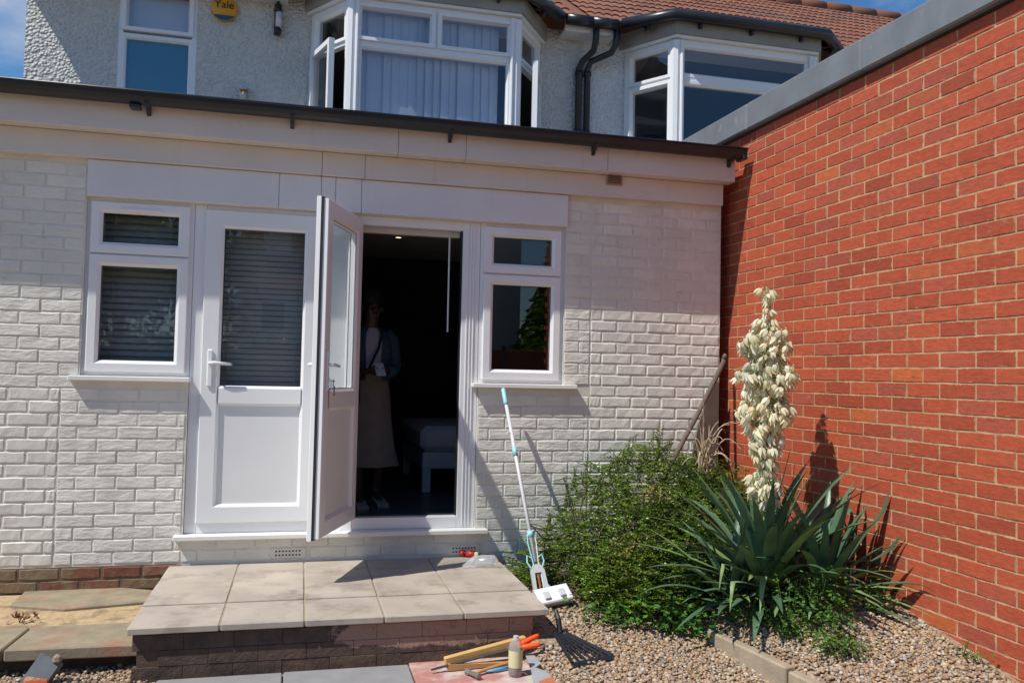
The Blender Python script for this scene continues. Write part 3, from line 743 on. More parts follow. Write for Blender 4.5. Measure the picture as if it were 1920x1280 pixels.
# bathroom window
bw = part('window', house)
MB().ring(wx0, wx1, wz0, wz1, [(0, HY+.10), (0, HY+.005), (.045, HY+.005), (.045, HY+.10)]).build('frame', M['upvc'], bw)
p0, p1 = (wx0, HY+.012), (wx1, HY+.012)
lights(bw, p0, p1, [(.03, wx1-wx0-.03, 4.72, wz1-.02, .035)])
lights(bw, p0, p1, [(.02, wx1-wx0-.02, wz0+.02, 4.70, .006)])
MB().box(wx0+.05, wx1-.05, HY+.06, HY+.07, wz0, 4.66).build('obscured_sheet', M['frost'], bw)
MB().box(wx0+.05, wx1-.05, HY+.10, HY+.11, 4.66, wz1).build('blind_sheet', M['louvre'], bw)
MB().box(wx0-.05, wx1+.05, HY-.05, HY+.06, wz0-.05, wz0).build('sill', M['sill'], bw)
def bay(parent, A, ours):
    xa, xb, xc, xd = A; yf = 8.25
    bp = part('bay_window', parent)
    pts = [(xa, HY), (xb, yf), (xc, yf), (xd, HY)]
    ap = MB()
    # apron below the glazing
    outer = [(xa, HY), (xb, yf), (xc, yf), (xd, HY)]
    ap.prism(outer, 2.9, ZS-.05, axis='z'); ap.build('apron', M['render' if ours else 'render2'], bp)
    MB().prism(bay_poly(*A, HY, yf, .05), ZS-.048, ZS-.002, axis='z').build('sill', M['sill'], bp)
    # corner posts
    for i in (1, 2):
        MB().lathe([(.062, ZS), (.062, ZH)], 8, (pts[i][0], pts[i][1]+.02, 0)).build('corner_post', M['upvc'], bp)
        MB().lathe([(.020, ZS), (.020, ZH)], 8, (pts[i][0]+(.05 if i == 1 else -.05), pts[i][1]-.035, 0)).build('post_bead', M['upvc'], bp)
    for i in range(3):
        a, b = Vector((*pts[i], 0)), Vector((*pts[i+1], 0)); L = (b-a).length
        fr = MB(); plane_frame(fr, pts[i], pts[i+1], ZS, ZH+.02, [(0, -.06), (0, .012), (.05, .012), (.05, -.06)]); fr.build('frame', M['upvc'], bp)
        TR = 4.66
        on_plane(pts[i], pts[i+1], MB().box(.05, L-.05, -.011, .055, TR-.025, TR+.025)).build('transom', M['upvc'], bp)
        if i == 1:
            if ours:
                on_plane(pts[i], pts[i+1], MB().box(L/2-.03, L/2+.03, -.0105, .0545, TR+.025, ZH-.03)).build('mullion', M['upvc'], bp)
                lights(bp, pts[i], pts[i+1], [(.04, L/2-.01, TR+.008, ZH-.02, .035), (L/2+.01, L-.04, TR+.008, ZH-.02, .03)])
                lights(bp, pts[i], pts[i+1], [(.045, L-.045, ZS+.03, TR-.015, .016)])
            else:
                lights(bp, pts[i], pts[i+1], [(.045, L-.045, TR+.015, ZH-.02, .014), (.045, L-.045, ZS+.03, TR-.015, .014)])
        else:
            lights(bp, pts[i], pts[i+1], [(.05, L-.05, TR+.012, ZH-.02, .03)])
            if not ours: lights(bp, pts[i], pts[i+1], [(.05, L-.05, ZS+.03, TR-.01, .03)])
            else:
                # open casement hinged at the front post (left) / at the wall (right)
                wS = L-.1
                cs = part('open_sash', bp, (0, 0, 0))
                rg = MB().ring(0, wS, ZS+.03, TR-.01, [(0, .03), (0, -.025), (.05, -.025), (.05, .03)])
                gl = MB().box(.046, wS-.046, 0, .004, ZS+.07, TR-.05)
                d = (b-a).normalized(); base = a + d*.05
                ang = math.atan2(d.y, d.x)+R(-16); org = base
                if i == 2: ang = math.atan2(-d.y, -d.x)+R(16); org = b-d*.05
                flip = -1 if i == 2 else 1
                for mb_ in (rg, gl): mb_.v = [(x, y*flip, z) for x, y, z in mb_.v]
                bpy.data.objects.remove(cs)
                nv = Vector((d.y, -d.x, 0))*.028
                so = rg.build('open_sash', M['upvc'], bp, loc=(org.x+nv.x, org.y+nv.y, 0), rot=(0, 0, ang))
                gl.build('pane', M['glass_up'], so)
    # soffit, fascia and gutter round the bay
    MB().prism(bay_poly(*A, HY-.002, yf, .06), ZH+.022, ZH+.05, axis='z').build('head_trim', M['upvc'], bp)
    MB().prism(bay_poly(*A, HY-.002, yf, .085), ZH+.052, EZ+.02, axis='z').build('soffit', pbr('grey_soffit', (.30, .29, .27), .8, .1, 5), bp)
    gpts = [(x, y, EZ+.02) for x, y in bay_poly(xa, xb, xc, xd, HY-.30, yf, .15)]
    MB().tube(gpts, .062, 12).build('gutter', M['black'], bp, smooth=True)
    dv = [(Vector(gpts[i]), Vector(gpts[i+1])) for i in range(3)]
    for s, e in dv:
        L = (e-s).length
        for k in range(max(1, int(L/.6))):
            p = s.lerp(e, (k+.5)/max(1, int(L/.6))); MB().box(p.x-.015, p.x+.015, p.y+.01, p.y+.10, p.z-.10, p.z-.02).build('gutter_bracket', M['black'], bp)
    # low pitched lid from the gutter back to the main roof
    top = [(x, y, EZ+.05) for x, y in bay_poly(*A, HY-.25, yf, .12)] + [(xd-.1, 9.0, EZ+.34), (xa+.1, 9.0, EZ+.34)]
    MB().add(top, [(1, 2, 4, 5), (0, 1, 5), (2, 3, 4)]).build('bay_roof', M['tile_i'], bp)
    # dark room behind
    return bp
bay(house, BA, True)
# vertical louvre blind in the bay
vb = thing('vertical_blind', 'pale vertical louvre blind hanging inside the upstairs bay window', 'blind', (0, 8.36, 0))
lm = MB().add([(-.046, -.012, 0), (.046, .012, 0), (.046, .012, 1), (-.046, -.012, 1), (-.046, -.010, 0), (.046, .014, 0), (.046, .014, 1), (-.046, -.010, 1)], [(0, 1, 2, 3), (4, 5, 6, 7)]).mesh('louvre', M['louvre'])
for i in range(17): link('louvre', lm, vb, (.50+i*.083, random.uniform(-.01, .01), 3.78), (0, 0, random.uniform(-.25, .25)), (1, 1, 1.26))
MB().box(.42, 1.98, -.02, .02, 5.04, 5.07).build('track', M['upvc'], vb)
# neighbour
nb = thing('house', 'white roughcast neighbouring house with bay window, black downpipes and tiled roof', 'house')
NA = (3.433, 3.800, 5.455, 5.83)
nm = MB()
for (x0, x1) in ((HX1+.002, NA[0]), (NA[3], 12.0)): MB().box(x0, x1, HY, HY+.25, 2.9, EZ).build('wall', M['render2'], nb)
bay(nb, NA, False)
for par, x0, x1 in ((house, BA[3]+.22, HX1), (nb, HX1+.001, NA[0]-.22), (nb, NA[3]+.25, 12.0), (house, HX0-.1, BA[0]-.25)):
    MB().box(x0, x1, HY-.22, HY-.002, EZ-.10, EZ-.06).build('soffit', M['upvc2'], par)
    MB().box(x0, x1, HY-.24, HY-.222, EZ-.10, EZ+.02).build('fascia', M['upvc2'], par)
    MB().tube([(x0, HY-.30, EZ+.0), (x1, HY-.30, EZ+.0)], .06, 12).build('gutter', M['black'], par, smooth=True)
# downpipes on the party line
for k, (par, xt, xb) in enumerate(((house, 2.985, 2.865), (nb, 3.22, 2.965))):
    zt = EZ-.02
    MB().tube([(xt, HY-.28, zt), (xt, HY-.26, zt-.17), (xt-(.03 if k else 0), HY-.20, zt-.25), (xb+.03, HY-.09, zt-(.33 if k else .34)), (xb, HY-.06, zt-.42), (xb, HY-.055, 3.0)], .036, 12).build('downpipe', M['black'], par, smooth=True)
    for zz in (4.75, 4.1): MB().tube([(xb, HY-.055, zz), (xb, HY-.055, zz+.05)], .044, 12).build('pipe_collar', M['black'], par, smooth=True)
# main roof tiles
RY0, RZ0, RY1, RZ1 = HY-.33, EZ+.03, 11.8, 7.45
sl = math.atan2(RZ1-RZ0, RY1-RY0); SLN = math.hypot(RZ1-RZ0, RY1-RY0); TG = SLN/12; TW = .20
def roof(parent, x0, x1, seed):
    rf = MB().add([(x0, RY0, RZ0-.03), (x1, RY0, RZ0-.03), (x1, RY1, RZ1-.03), (x0, RY1, RZ1-.03), (x0, RY1+3.3, RZ0-.03), (x1, RY1+3.3, RZ0-.03)], [(0, 1, 2, 3), (3, 2, 5, 4)]).build('roof', M['tile_i'], parent)
    return rf
xsq = np.linspace(0, TW, 11); zz = .017*np.abs(np.sin(np.pi*xsq/(TW/2)))**.8
tv = [(x, 0, z) for x, z in zip(xsq, zz)] + [(x, TG+.03, z) for x, z in zip(xsq, zz)] + [(x, 0, z-.022) for x, z in zip(xsq, zz)]
tf = [(i, i+1, i+12, i+11) for i in range(10)] + [(i, i+22, i+23, i+1) for i in range(10)]
tb = MB(); tb.v = tv; tb.f = tf; tile_me = tb.mesh('tile', M['tile'])
rA = roof(house, -2.85, HX1, 1); rB = roof(nb, HX1+.002, 14.0, 2)
tl = []
for rf, x0, x1 in ((rA, -2.85, HX1), (rB, HX1+.01, 14.0)):
    n = int((x1-x0)/TW)
    for j in range(12):
        for i in range(n):
            s = j*TG; x = x0+i*TW; p = Vector((x, RY0+math.cos(sl)*s, RZ0+math.sin(sl)*s))
            u, v, z = proj(p); tl.append((-10 < v < 110 and 1000 < u < 1760, z, p, rf))
tl.sort(key=lambda t: (not t[0], t[1]))
cnt = {}
lo = {id(rA): MB(), id(rB): MB()}
for visb, z, p, rf in tl:
    c = cnt.get(id(rf), 0); lift = random.uniform(0, .004)
    if visb and c < 300:
        cnt[id(rf)] = c+1; link('tile', tile_me, rf, p+Vector((0, 0, .006+lift)), (sl-.045, 0, 0))
    else:
        mm_ = Matrix.Translation(p+Vector((0, 0, .006+lift))) @ Matrix.Rotation(sl-.045, 4, 'X')
        lo[id(rf)].add([tuple(mm_ @ Vector(q)) for q in tv], tf)
for rf in (rA, rB): tag(lo[id(rf)].build('tiling', M['tile_i'], rf), kind='stuff')
rt = MB().tube([(0, 0, 0), (.45, 0, 0)], .11, 10).mesh('ridge_tile', M['tile'], True)
for rf, x0, x1 in ((rA, -2.85, HX1), (rB, HX1, 14.0)):
    for i in range(int((x1-x0)/.46)): link('ridge_tile', rt, rf, (x0+i*.46, RY1, RZ1-.005+random.uniform(-.008, .008)))

# ================================================================ RED BRICK WALL
A_ = .025
NRM = Vector((math.cos(A_), math.sin(A_), 0)); RD = Vector((-math.sin(A_), math.cos(A_), 0)); WW = 3.1456
def RW(s, z, off=0): return NRM*(WW+off) + RD*s + Vector((0, 0, z))
rw = thing('brick_wall', 'tall red brick flank wall with grey coping beside the white extension', 'wall')
rw.matrix_basis = Matrix.Translation(NRM*WW) @ Matrix.Rotation(math.pi/2+A_, 4, 'Z')
# local frame: x runs along the wall towards the house, local -y... outwards normal to the garden is local +y
S0, S1 = .4, 8.6
CB = 3.175
MB().box(S0, S1, -.22, -.0028, -.1, CB).build('mortar', M['rmortar'], rw)
rme = []
for s_ in range(6):
    me = brick_mesh('brick', M['rb'], BW+.003, BH+.0008, .0018, .0012, 100+s_, .02)
    for v in me.vertices: v.co.y *= -1
    me.flip_normals(); rme.append(me)
rc = []
ZR0 = 2.124
for k in range(-16, 32):
    zt = ZR0-.075*k; zb = zt-.075
    if zb > CB: continue
    if zt > CB: zt = CB
    off = 3.6844 + (0 if k % 2 else .1125)
    for n in range(-16, 24):
        a = off+.225*n; b = a+.225
        if b < S0 or a > S1: continue
        c = ((a+b)/2, (zt+zb)/2, zt-zb)
        P_ = RW(c[0], c[1]); u, v, z = proj(P_) if P_.y > .3 else (9999, 0, 0)
        covered = (v > 1130 and u < 1640) or (u < 1500 and v > 700)
        rc.append((0 < u < 1940 and -20 < v < 1300 and c[0] < 5.55 and not covered, z, c))
rc.sort(key=lambda t: (not t[0], t[1]))
mb = MB()
for i, (vi, z, c) in enumerate(rc):
    y = random.uniform(-.0015, .0015)
    if i < 300 and vi: link('brick', random.choice(rme), rw, (c[0], y, c[1]), (0, random.uniform(-.004, .004), 0), (1, 1, (c[2]-.009)/.066))
    else: mb.add([(c[0]+v.co.x, y+v.co.y, c[1]+v.co.z*(c[2]-.009)/.066) for v in rme[i % 6].vertices], [list(p.vertices) for p in rme[0].polygons])
tag(mb.build('brickwork', M['rb_i'], rw), kind='stuff')
sc = S0
while sc < S1:
    MB().box(sc, min(sc+1.196, S1), -.26, .055+random.uniform(-.003, .003), CB+.012, CB+.20+random.uniform(-.003, .003), .010).build('coping', M['lead'], rw)
    sc += 1.2
MB().box(S0, S1, -.23, .012, CB+.0005, CB+.0115).build('coping_bed', M['gasket'], rw)

# ================================================================ WALL FIXTURES
al = onY(421, 16, HY-.04)
ab = thing('alarm_box', 'round yellow alarm box with dark blue base on the pebbledash wall', 'alarm box', (al.x, HY-.004, al.z), 0)
MB().lathe([(.0, .055), (.10, .05), (.122, .035), (.128, .0)], 24).build('cover', M['yellow'], ab, smooth=True, rot=(R(90), 0, 0))
pl = [(.127*math.cos(a), .127*math.sin(a)) for a in np.linspace(R(218), R(322), 12)]
MB().prism(pl, -.058, -.050).build('base_band', M['navy'], ab)
tc = bpy.data.curves.new('lettering', 'FONT'); tc.body = 'Yale'; tc.size = .105; tc.align_x = 'CENTER'; tc.extrude = .001
tmp = link('lettering', tc); bpy.context.view_layer.update()
tme = bpy.data.meshes.new_from_object(tmp.evaluated_get(bpy.context.evaluated_depsgraph_get())); bpy.data.objects.remove(tmp)
tme.materials.clear(); tme.materials.append(M['ink'])
to = link('lettering', tme, ab, (0, -.059, -.005), (R(90), 0, 0), (1.05, 1, 1))
wl = onY(521, 36, HY-.05)
wlp = thing('wall_lamp', 'slim black outdoor wall lamp on the pebbledash between window and bay', 'lamp', (wl.x, HY, wl.z))
MB().box(-.035, .035, -.05, -.001, -.16, .16, .01).build('backplate', M['black'], wlp)
MB().lathe([(.03, -.10), (.03, .06)], 12, (0.008, -.07, 0)).build('glass_tube', pbr('frosted_tube', (.6, .62, .66), .3, .03, 4), wlp, smooth=True)
MB().lathe([(.036, -.17), (.036, -.10)], 12, (0.0, -.07, 0)).build('lower_cap', M['black'], wlp, smooth=True)
MB().lathe([(.034, .06), (.030, .11), (.012, .12), (.012, .17)], 12, (0.0, -.07, 0)).build('upper_cap', M['black'], wlp, smooth=True)
ps = onY(455, 168, HY-.06)
pst = thing('pipe_stub', 'short capped pipe stub with rust on the pebbledash above the flat roof', 'pipe', (ps.x, HY-.05, ps.z-.12))
MB().tube([(0, 0, 0), (0, 0, .16)], .033, 10).build('pipe', M['render2'], pst, smooth=True)
MB().box(-.025, .05, -.04, -.02, .09, .115).build('clip', M['rust'], pst)


# ================================================================ PLANTS
def leaf_mesh(name, items, mat):
    """items: arrays pos, dir, side, length, width -> one diamond-ish folded quad pair per leaf"""
    pos, d, sd, ln, wd = items
    n = len(pos); up = np.cross(d, sd)
    a = pos; b = pos+d*(ln*.45)[:, None]+sd*(wd*.5)[:, None]+up*(wd*.12)[:, None]
    c = pos+d*ln[:, None]; e = pos+d*(ln*.45)[:, None]-sd*(wd*.5)[:, None]+up*(wd*.12)[:, None]
    V = np.stack([a, b, c, e], 1).reshape(-1, 3); base = np.arange(n)[:, None]*4
    Fc = np.concatenate([base+np.array([[0, 1, 2]]), base+np.array([[0, 2, 3]])], 1).reshape(-1, 3)
    me = bpy.data.meshes.new(name); me.vertices.add(len(V)); me.vertices.foreach_set('co', V.ravel())
    me.loops.add(Fc.size); me.loops.foreach_set('vertex_index', Fc.ravel().astype(np.int32))
    me.polygons.add(len(Fc)); me.polygons.foreach_set('loop_start', np.arange(0, Fc.size, 3, dtype=np.int32)); me.polygons.foreach_set('loop_total', np.full(len(Fc), 3, dtype=np.int32))
    me.materials.append(mat); me.update(calc_edges=True); return me
def nrm(a): return a/np.maximum(np.linalg.norm(a, axis=-1, keepdims=True), 1e-6)
def sprays(starts, dirs, lens, per, ll, lw, droop=.5, flat=True):
    """arching twigs carrying two rows of small leaves; returns leaf arrays and twig polylines"""
    P_, D_, S_, L_, W_ = [], [], [], [], []; tw = []
    for s, d, L in zip(starts, dirs, lens):
        d = nrm(np.array(d, float)); side = nrm(np.cross(d, [0, 0, 1.0])+1e-4)
        n = max(6, int(per*L)); pts = []
        for i in range(n):
            t = (i+.5)/n; p = s+d*L*t+np.array([0, 0, -1.0])*droop*L*t*t*.55+rng.normal(0, .003, 3); pts.append(p)
            tang = nrm(d+np.array([0, 0, -1.0])*droop*t*1.1)
            for sg in (-1, 1):
                a = rng.uniform(.7, 1.2); dd = nrm(tang*math.cos(a)+side*sg*math.sin(a)+rng.normal(0, .22, 3))
                sv = nrm(np.cross(np.array([0, 0, 1.0])+rng.normal(0, .45, 3), dd))
                k = (1-.35*t)*rng.uniform(.7, 1.25)
                P_.append(p); D_.append(dd); S_.append(sv); L_.append(ll*k); W_.append(lw*k)
        tw.append((s, pts))
    return tuple(np.array(x) for x in (P_, D_, S_, L_, W_)), tw
GREENS = [(.035, .085, .009), (.08, .165, .014), (.125, .225, .022), (.18, .28, .03), (.06, .135, .013), (.26, .34, .05)]
M['coton'] = leafmat('cotoneaster_leaf', GREENS, .33, .3, spec=.5)
M['yellowing'] = leafmat('yellowing_leaf', [(.30, .24, .05), (.22, .22, .05), (.36, .26, .09), (.16, .19, .04)], .5, .25)
M['bright'] = leafmat('bright_weed_leaf', [(.07, .20, .03), (.09, .25, .04), (.12, .28, .05), (.05, .16, .025)], .45, .3)
M['twig'] = pbr('shrub_twig', (.10, .065, .04), .85, .2, 30); M['straw'] = pbr('dead_stalk', (.48, .38, .25), .8, .18, 25)
# --- the big shrub against the house wall
shrub = thing('shrub', 'dense low spreading shrub with tiny dark green leaves against the white wall', 'shrub', (2.05, 5.0, .1))
def top_h(x):   # height of the mass against the wall
    return np.interp(x, [1.2, 1.38, 1.55, 1.75, 1.95, 2.2, 2.5, 2.75, 2.95], [.08, .14, .34, .62, .90, .98, .76, .62, .55])
st = []; di = []; le = []
while len(st) < 4000:
    x = rng.uniform(1.40, 2.93); y = rng.uniform(4.28, 5.46)
    front = np.interp(x, [1.3, 1.5, 1.7, 2.1, 2.5, 2.95], [5.2, 4.85, 4.42, 4.28, 4.4, 4.6])
    if y < front: continue
    t = (y-front)/(5.46-front+.01); h = .20+(top_h(x)-.20)*min(1, t*1.3)**.7
    z = gz(x, y)+rng.uniform(.02, 1)**.7*(h-.10)
    depth = (h-z)
    if depth > .5 and rng.random() < .6: continue
    st.append(np.array([x, y, z])); a = rng.uniform(-math.pi*.98, .0) if rng.random() < .8 else rng.uniform(0, math.pi)
    lift = rng.uniform(-.1, .55) if depth > .18 else rng.uniform(.15, .8)
    if y > 5.3: a = rng.uniform(-math.pi, 0)
    di.append((math.cos(a)*.9, math.sin(a), lift)); le.append(rng.uniform(.13, .25))
# long upright whips along the top
for u, v in ((1085, 845), (1180, 808), (1242, 770), (1215, 790), (1255, 800), (1300, 800), (1120, 868), (1065, 905), (1330, 815), (1380, 850), (1150, 860), (1275, 830), (1195, 785), (1228, 780), (1262, 788), (1100, 838), (1165, 822), (1060, 870), (1140, 845), (1035, 925), (1210, 812), (1290, 815), (1310, 840)):
    tip = np.array(onY(u, v, 5.42)[:]); b = tip+np.array([rng.uniform(-.12, .12)-.03, -.02, -rng.uniform(.25, .36)])
    for k in range(3):
        o_ = b+rng.normal(0, .02, 3); st.append(o_); di.append(tuple(tip-o_+rng.normal(0, .02, 3))); le.append(float(np.linalg.norm(tip-o_))*rng.uniform(.7, 1.0))
st_a = [np.minimum(s, [2.93, 5.47, 9]) for s in st]
lv, tw = sprays(st_a, di, le, 70, .0215, .0135, .45)
ok = (lv[0][:, 1] < 5.505) & (lv[0][:, 0] < 2.97) & ~((lv[0][:, 0] < 1.30) & (lv[0][:, 2] < .26) & (lv[0][:, 1] < 5.3)) & ~((lv[0][:, 0] < 1.60) & (lv[0][:, 2] < .42) & (lv[0][:, 1] < 4.98))
lv = tuple(a[ok] for a in lv)
tag(link('foliage', leaf_mesh('foliage', lv, M['coton']), shrub), kind='stuff'); shrub.location = (0, 0, 0)
stems = MB()
for i, (s, pts) in enumerate(tw):
    if i % 5 == 0 or i > 3990: stems.tube([tuple(s)]+[tuple(p) for p in pts[::3]], .0022, 4, cap=False)
for k in range(26):
    x = rng.uniform(1.55, 2.85); y = rng.uniform(4.8, 5.35); z = float(gz(x, y))
    e = (x+rng.uniform(-.35, .3), y+rng.uniform(-.4, .1), z+rng.uniform(.4, .7)); stems.tube([(x, y, z), ((x+e[0])/2+.03, (y+e[1])/2, z+.3), e], [.009, .006, .003], 5, cap=False)
tag(stems.build('stems', M['twig'], shrub), kind='stuff')
# yellowing patches in the shrub
for u, v, yy, nn in ((1225, 925, 4.72, 26), (1180, 1020, 4.55, 22), (1370, 880, 5.0, 14), (1150, 1045, 4.5, 10)):
    c = np.array(onY(u, v, yy)[:]); n = nn
    pos = c+rng.normal(0, 1, (n*4, 3))*np.array([.055, .03, .03]); d = nrm(rng.normal(0, 1, (n*4, 3))+np.array([0, -.5, .2])); sv = nrm(np.cross(d, rng.normal(0, 1, (n*4, 3))))
    tag(link('yellow_leaves', leaf_mesh('yellow_leaves', (pos, d, sv, rng.uniform(.018, .034, n*4), rng.uniform(.010, .018, n*4)), M['yellowing']), shrub), kind='stuff')
M['weedleaf'] = leafmat('small_weed_leaf', [(.07, .17, .025), (.11, .23, .035), (.15, .29, .05), (.05, .13, .02)], .45, .3)
# --- bright green broad-leaved weeds in front
def weed(label, centers, leaf, mat, n, spread, up=.5):
    wd_ = thing('weed', label, 'plant'); ps, ds = [], []
    sm = MB(); c0 = centers
    pos = []; d = []
    for (x, y, h) in c0:
        z = float(gz(x, y))
        for k in range(n):
            a = rng.uniform(0, 6.28); r_ = abs(rng.normal(0, spread)); p = np.array([x+math.cos(a)*r_, y+math.sin(a)*r_, z+rng.uniform(.15, 1)*h])
            pos.append(p); d.append((math.cos(a), math.sin(a)-.3, rng.uniform(-.5, up)))
        for k in range(4):
            a = rng.uniform(0, 6.28); sm.tube([(x, y, z), (x+math.cos(a)*spread*.6, y+math.sin(a)*spread*.6, z+h*.6), (x+math.cos(a)*spread, y+math.sin(a)*spread, z+h)], .0014, 4, cap=False)
    pos = np.array(pos); d = nrm(np.array(d)); sv = nrm(np.cross(d, np.array([0, 0, 1.0])+rng.normal(0, .4, (len(d), 3))))
    tag(link('leaves', leaf_mesh('leaves', (pos, d, sv, leaf*rng.uniform(.6, 1.2, len(d)), leaf*.62*rng.uniform(.7, 1.2, len(d))), mat), wd_), kind='stuff')
    tag(sm.build('stalks', M['weedleaf'], wd_), kind='stuff'); return wd_
weed('bright green broad-leaved weeds at the foot of the shrub beside the gravel', [(1.80, 4.30, .18), (1.90, 4.26, .17), (2.00, 4.26, .20), (1.72, 4.36, .14), (2.06, 4.18, .16), (1.62, 4.42, .10), (2.12, 4.12, .14), (1.95, 4.20, .10)], .046, M['bright'], 40, .07)
weed('bushy small-leaved green weed growing below the yucca by the concrete edging', [(2.40, 3.80, .28), (2.45, 3.68, .24), (2.35, 3.90, .20), (2.48, 3.58, .16), (2.55, 3.78, .24), (2.43, 3.5, .10), (2.28, 4.0, .18), (2.62, 3.68, .2), (2.36, 3.72, .14), (2.50, 3.46, .08), (2.24, 4.10, .16), (2.66, 3.82, .22)], .024, M['weedleaf'], 170, .06)
weed('leafy weeds growing between the yucca and the red brick wall', [(2.82, 3.75, .16), (2.9, 3.72, .12), (2.74, 3.85, .18)], .026, M['coton'], 80, .05)
weed('small weed sprouting at the very foot of the red brick wall', [(2.96, 3.28, .09), (2.99, 3.22, .06)], .028, M['bright'], 16, .03)
weed('tiny green seedlings in the gravel beside the concrete edging', [(2.2, 3.45, .03), (2.12, 3.62, .025), (1.55, 4.02, .02)], .018, M['bright'], 8, .03)
# --- yucca
yu = thing('yucca', 'flowering yucca with sword leaves and a tall spike of cream bells by the brick wall', 'yucca')
M['yleaf'] = pbr('yucca_leaf', (.070, .135, .072), .40, .35, 7, .2, 40, .002); M['yleaf2'] = pbr('yucca_pale_leaf', (.16, .25, .09), .5, .2, 9)
M['ydead'] = pbr('yucca_dead_leaf', (.30, .20, .09), .8, .25, 12)
M['yleaf3'] = pbr('yucca_yellow_leaf', (.50, .33, .05), .6, .2, 9)
def blade(base, az, el, L, wd, bend, mat, fold_at=None, twist=0):
    mb = MB(); n = 9; p = Vector(base); e = el; h = Vector((math.cos(az), math.sin(az), 0)); sidev = Vector((-math.sin(az), math.cos(az), 0))
    rowsv = []
    for i in range(n+1):
        t = i/n; wv = wd*(.55+.45*min(1, t*3.2)) if t < .45 else wd*max(.02, 1-((t-.45)/.55)**1.7)
        tang = h*math.cos(e)+Vector((0, 0, math.sin(e))); nn = sidev.cross(tang)
        s2 = (sidev*math.cos(twist*t)+nn*math.sin(twist*t))
        rowsv.append((p-s2*wv/2+nn*-wv*.16, p.copy(), p+s2*wv/2+nn*-wv*.16))
        p = p+tang*(L/n); e -= bend/n*(.4+1.2*t)
        if fold_at and abs(t-fold_at) < .5/n: e -= 1.5
    for r_ in rowsv: mb.v += [tuple(q) for q in r_]
    for i in range(n):
        a = i*3; mb.f += [(a, a+1, a+4, a+3), (a+1, a+2, a+5, a+4)]
    for q in mb.v:
        pass
    # keep blades out of the brick wall
    mb.v = [tuple(Vector(q)-NRM*max(0, Vector(q).dot(NRM)-(WW-.02))) for q in mb.v]
    # and above the ground
    mb.v = [(x, y, max(z, float(gz(x, y))+.008)) for x, y, z in mb.v]
    mb.build('leaf', M[mat], yu, smooth=True)
def rosette(c, n, Lr, seed, wd=.043, lo=.05):
    rr = random.Random(seed)
    for i in range(n):
        t = i/n; az = i*2.39996+rr.uniform(-.2, .2); el = 1.42-1.30*t**.8+rr.uniform(-.10, .10)
        L = rr.uniform(*Lr)*(.8+.3*math.sin(math.pi*min(1, t+.15)))
        blade((c[0]+.03*math.cos(az), c[1]+.03*math.sin(az), c[2]+.12*(1-t)), az, el, L, wd*rr.uniform(.85, 1.15), rr.uniform(.15, .8)+.45*t, 'yleaf' if rr.random() < .74 or t < .35 else 'yleaf2')
rosette((2.47, 4.14, .25), 84, (.56, .80), 3, .058)
rosette((2.74, 4.02, .24), 52, (.46, .66), 5, .054)
rosette((2.28, 4.16, .22), 24, (.40, .58), 8, .044)
for k in range(22):
    cx = random.choice((2.46, 2.74, 2.5)); blade((cx, 4.08, .22), random.uniform(R(180), R(375)), random.uniform(-.25, .1), random.uniform(.28, .42), .03, random.uniform(.1, .6), 'ydead', None, random.uniform(-1, 1))
# individually seen bent and pale leaves: (base px, tip direction)
for az, el, L, bd, mt_, fa in ((R(200), .55, .62, .5, 'yleaf2', .62), (R(212), .35, .66, .3, 'yleaf2', .7), (R(225), .5, .55, .3, 'yleaf2', .55), (R(190), .25, .66, .2, 'yleaf', None), (R(236), .1, .5, .25, 'yleaf2', None),
                               (R(-25), .5, .52, .3, 'yleaf2', None), (R(-50), .30, .60, .5, 'yleaf2', None), (R(-62), .2, .62, .6, 'yleaf2', None), (R(-35), .75, .5, .2, 'yleaf', None), (R(-48), .62, .4, .9, 'yleaf3', None)):
    blade((2.52 if math.cos(az) < 0 else 2.74, 4.08, .30), az, el, L, .045, bd, mt_, fa)
# flower spike
sp = MB(); tipp = Vector((2.55, 4.29, 1.975)); bs = Vector((2.49, 4.17, .35))
axis = [bs.lerp(tipp, t) for t in np.linspace(0, 1, 10)]
spike = sp.tube(axis, [.017, .016, .015, .014, .012, .011, .009, .007, .005, .003], 8).build('flower_spike', pbr('spike_stalk', (.30, .33, .12), .6, .15, 20), yu, smooth=True)
M['bell'] = leafmat('cream_petal', [(.80, .76, .56), (.85, .82, .66), (.80, .78, .52), (.74, .68, .45)], .5, .35, island=False, spec=.3)
def bell_mesh(k):
    rr = random.Random(k); mb = MB()
    for j in range(6):
        a = j*math.pi/3; da = .50; rws = []
        for (r_, z, wv) in ((.004, 0, .6), (.015, -.008, 1.0), (.0205, -.023, 1.0), (.0195+rr.uniform(-.003, .003), -.039, .68), (.018+rr.uniform(-.008, .009), -.056+rr.uniform(-.004, .006), .04)):
            rws.append([(r_*math.cos(a+da*wv*s), r_*math.sin(a+da*wv*s), z) for s in (-1, 1)])
        b0 = len(mb.v)
        for r_ in rws: mb.v += r_
        for i in range(4): mb.f.append((b0+i*2, b0+i*2+1, b0+i*2+3, b0+i*2+2))
    mb.tube([(0, 0, 0), (0, 0, .012)], .003, 4)
    return mb.mesh('flower', M['bell'], True)
bells = [bell_mesh(k) for k in range(4)]
pet = MB(); cnt_f = 0
def spike_at(z): t = (z-bs.z)/(tipp.z-bs.z); return bs.lerp(tipp, t)
prof_r = [(.74, .045), (.82, .075), (.90, .085), (.98, .06), (1.05, .085), (1.12, .10), (1.25, .142), (1.45, .158), (1.60, .150), (1.70, .125), (1.765, .06), (1.80, .026), (1.96, .028)]
zz_ = .75
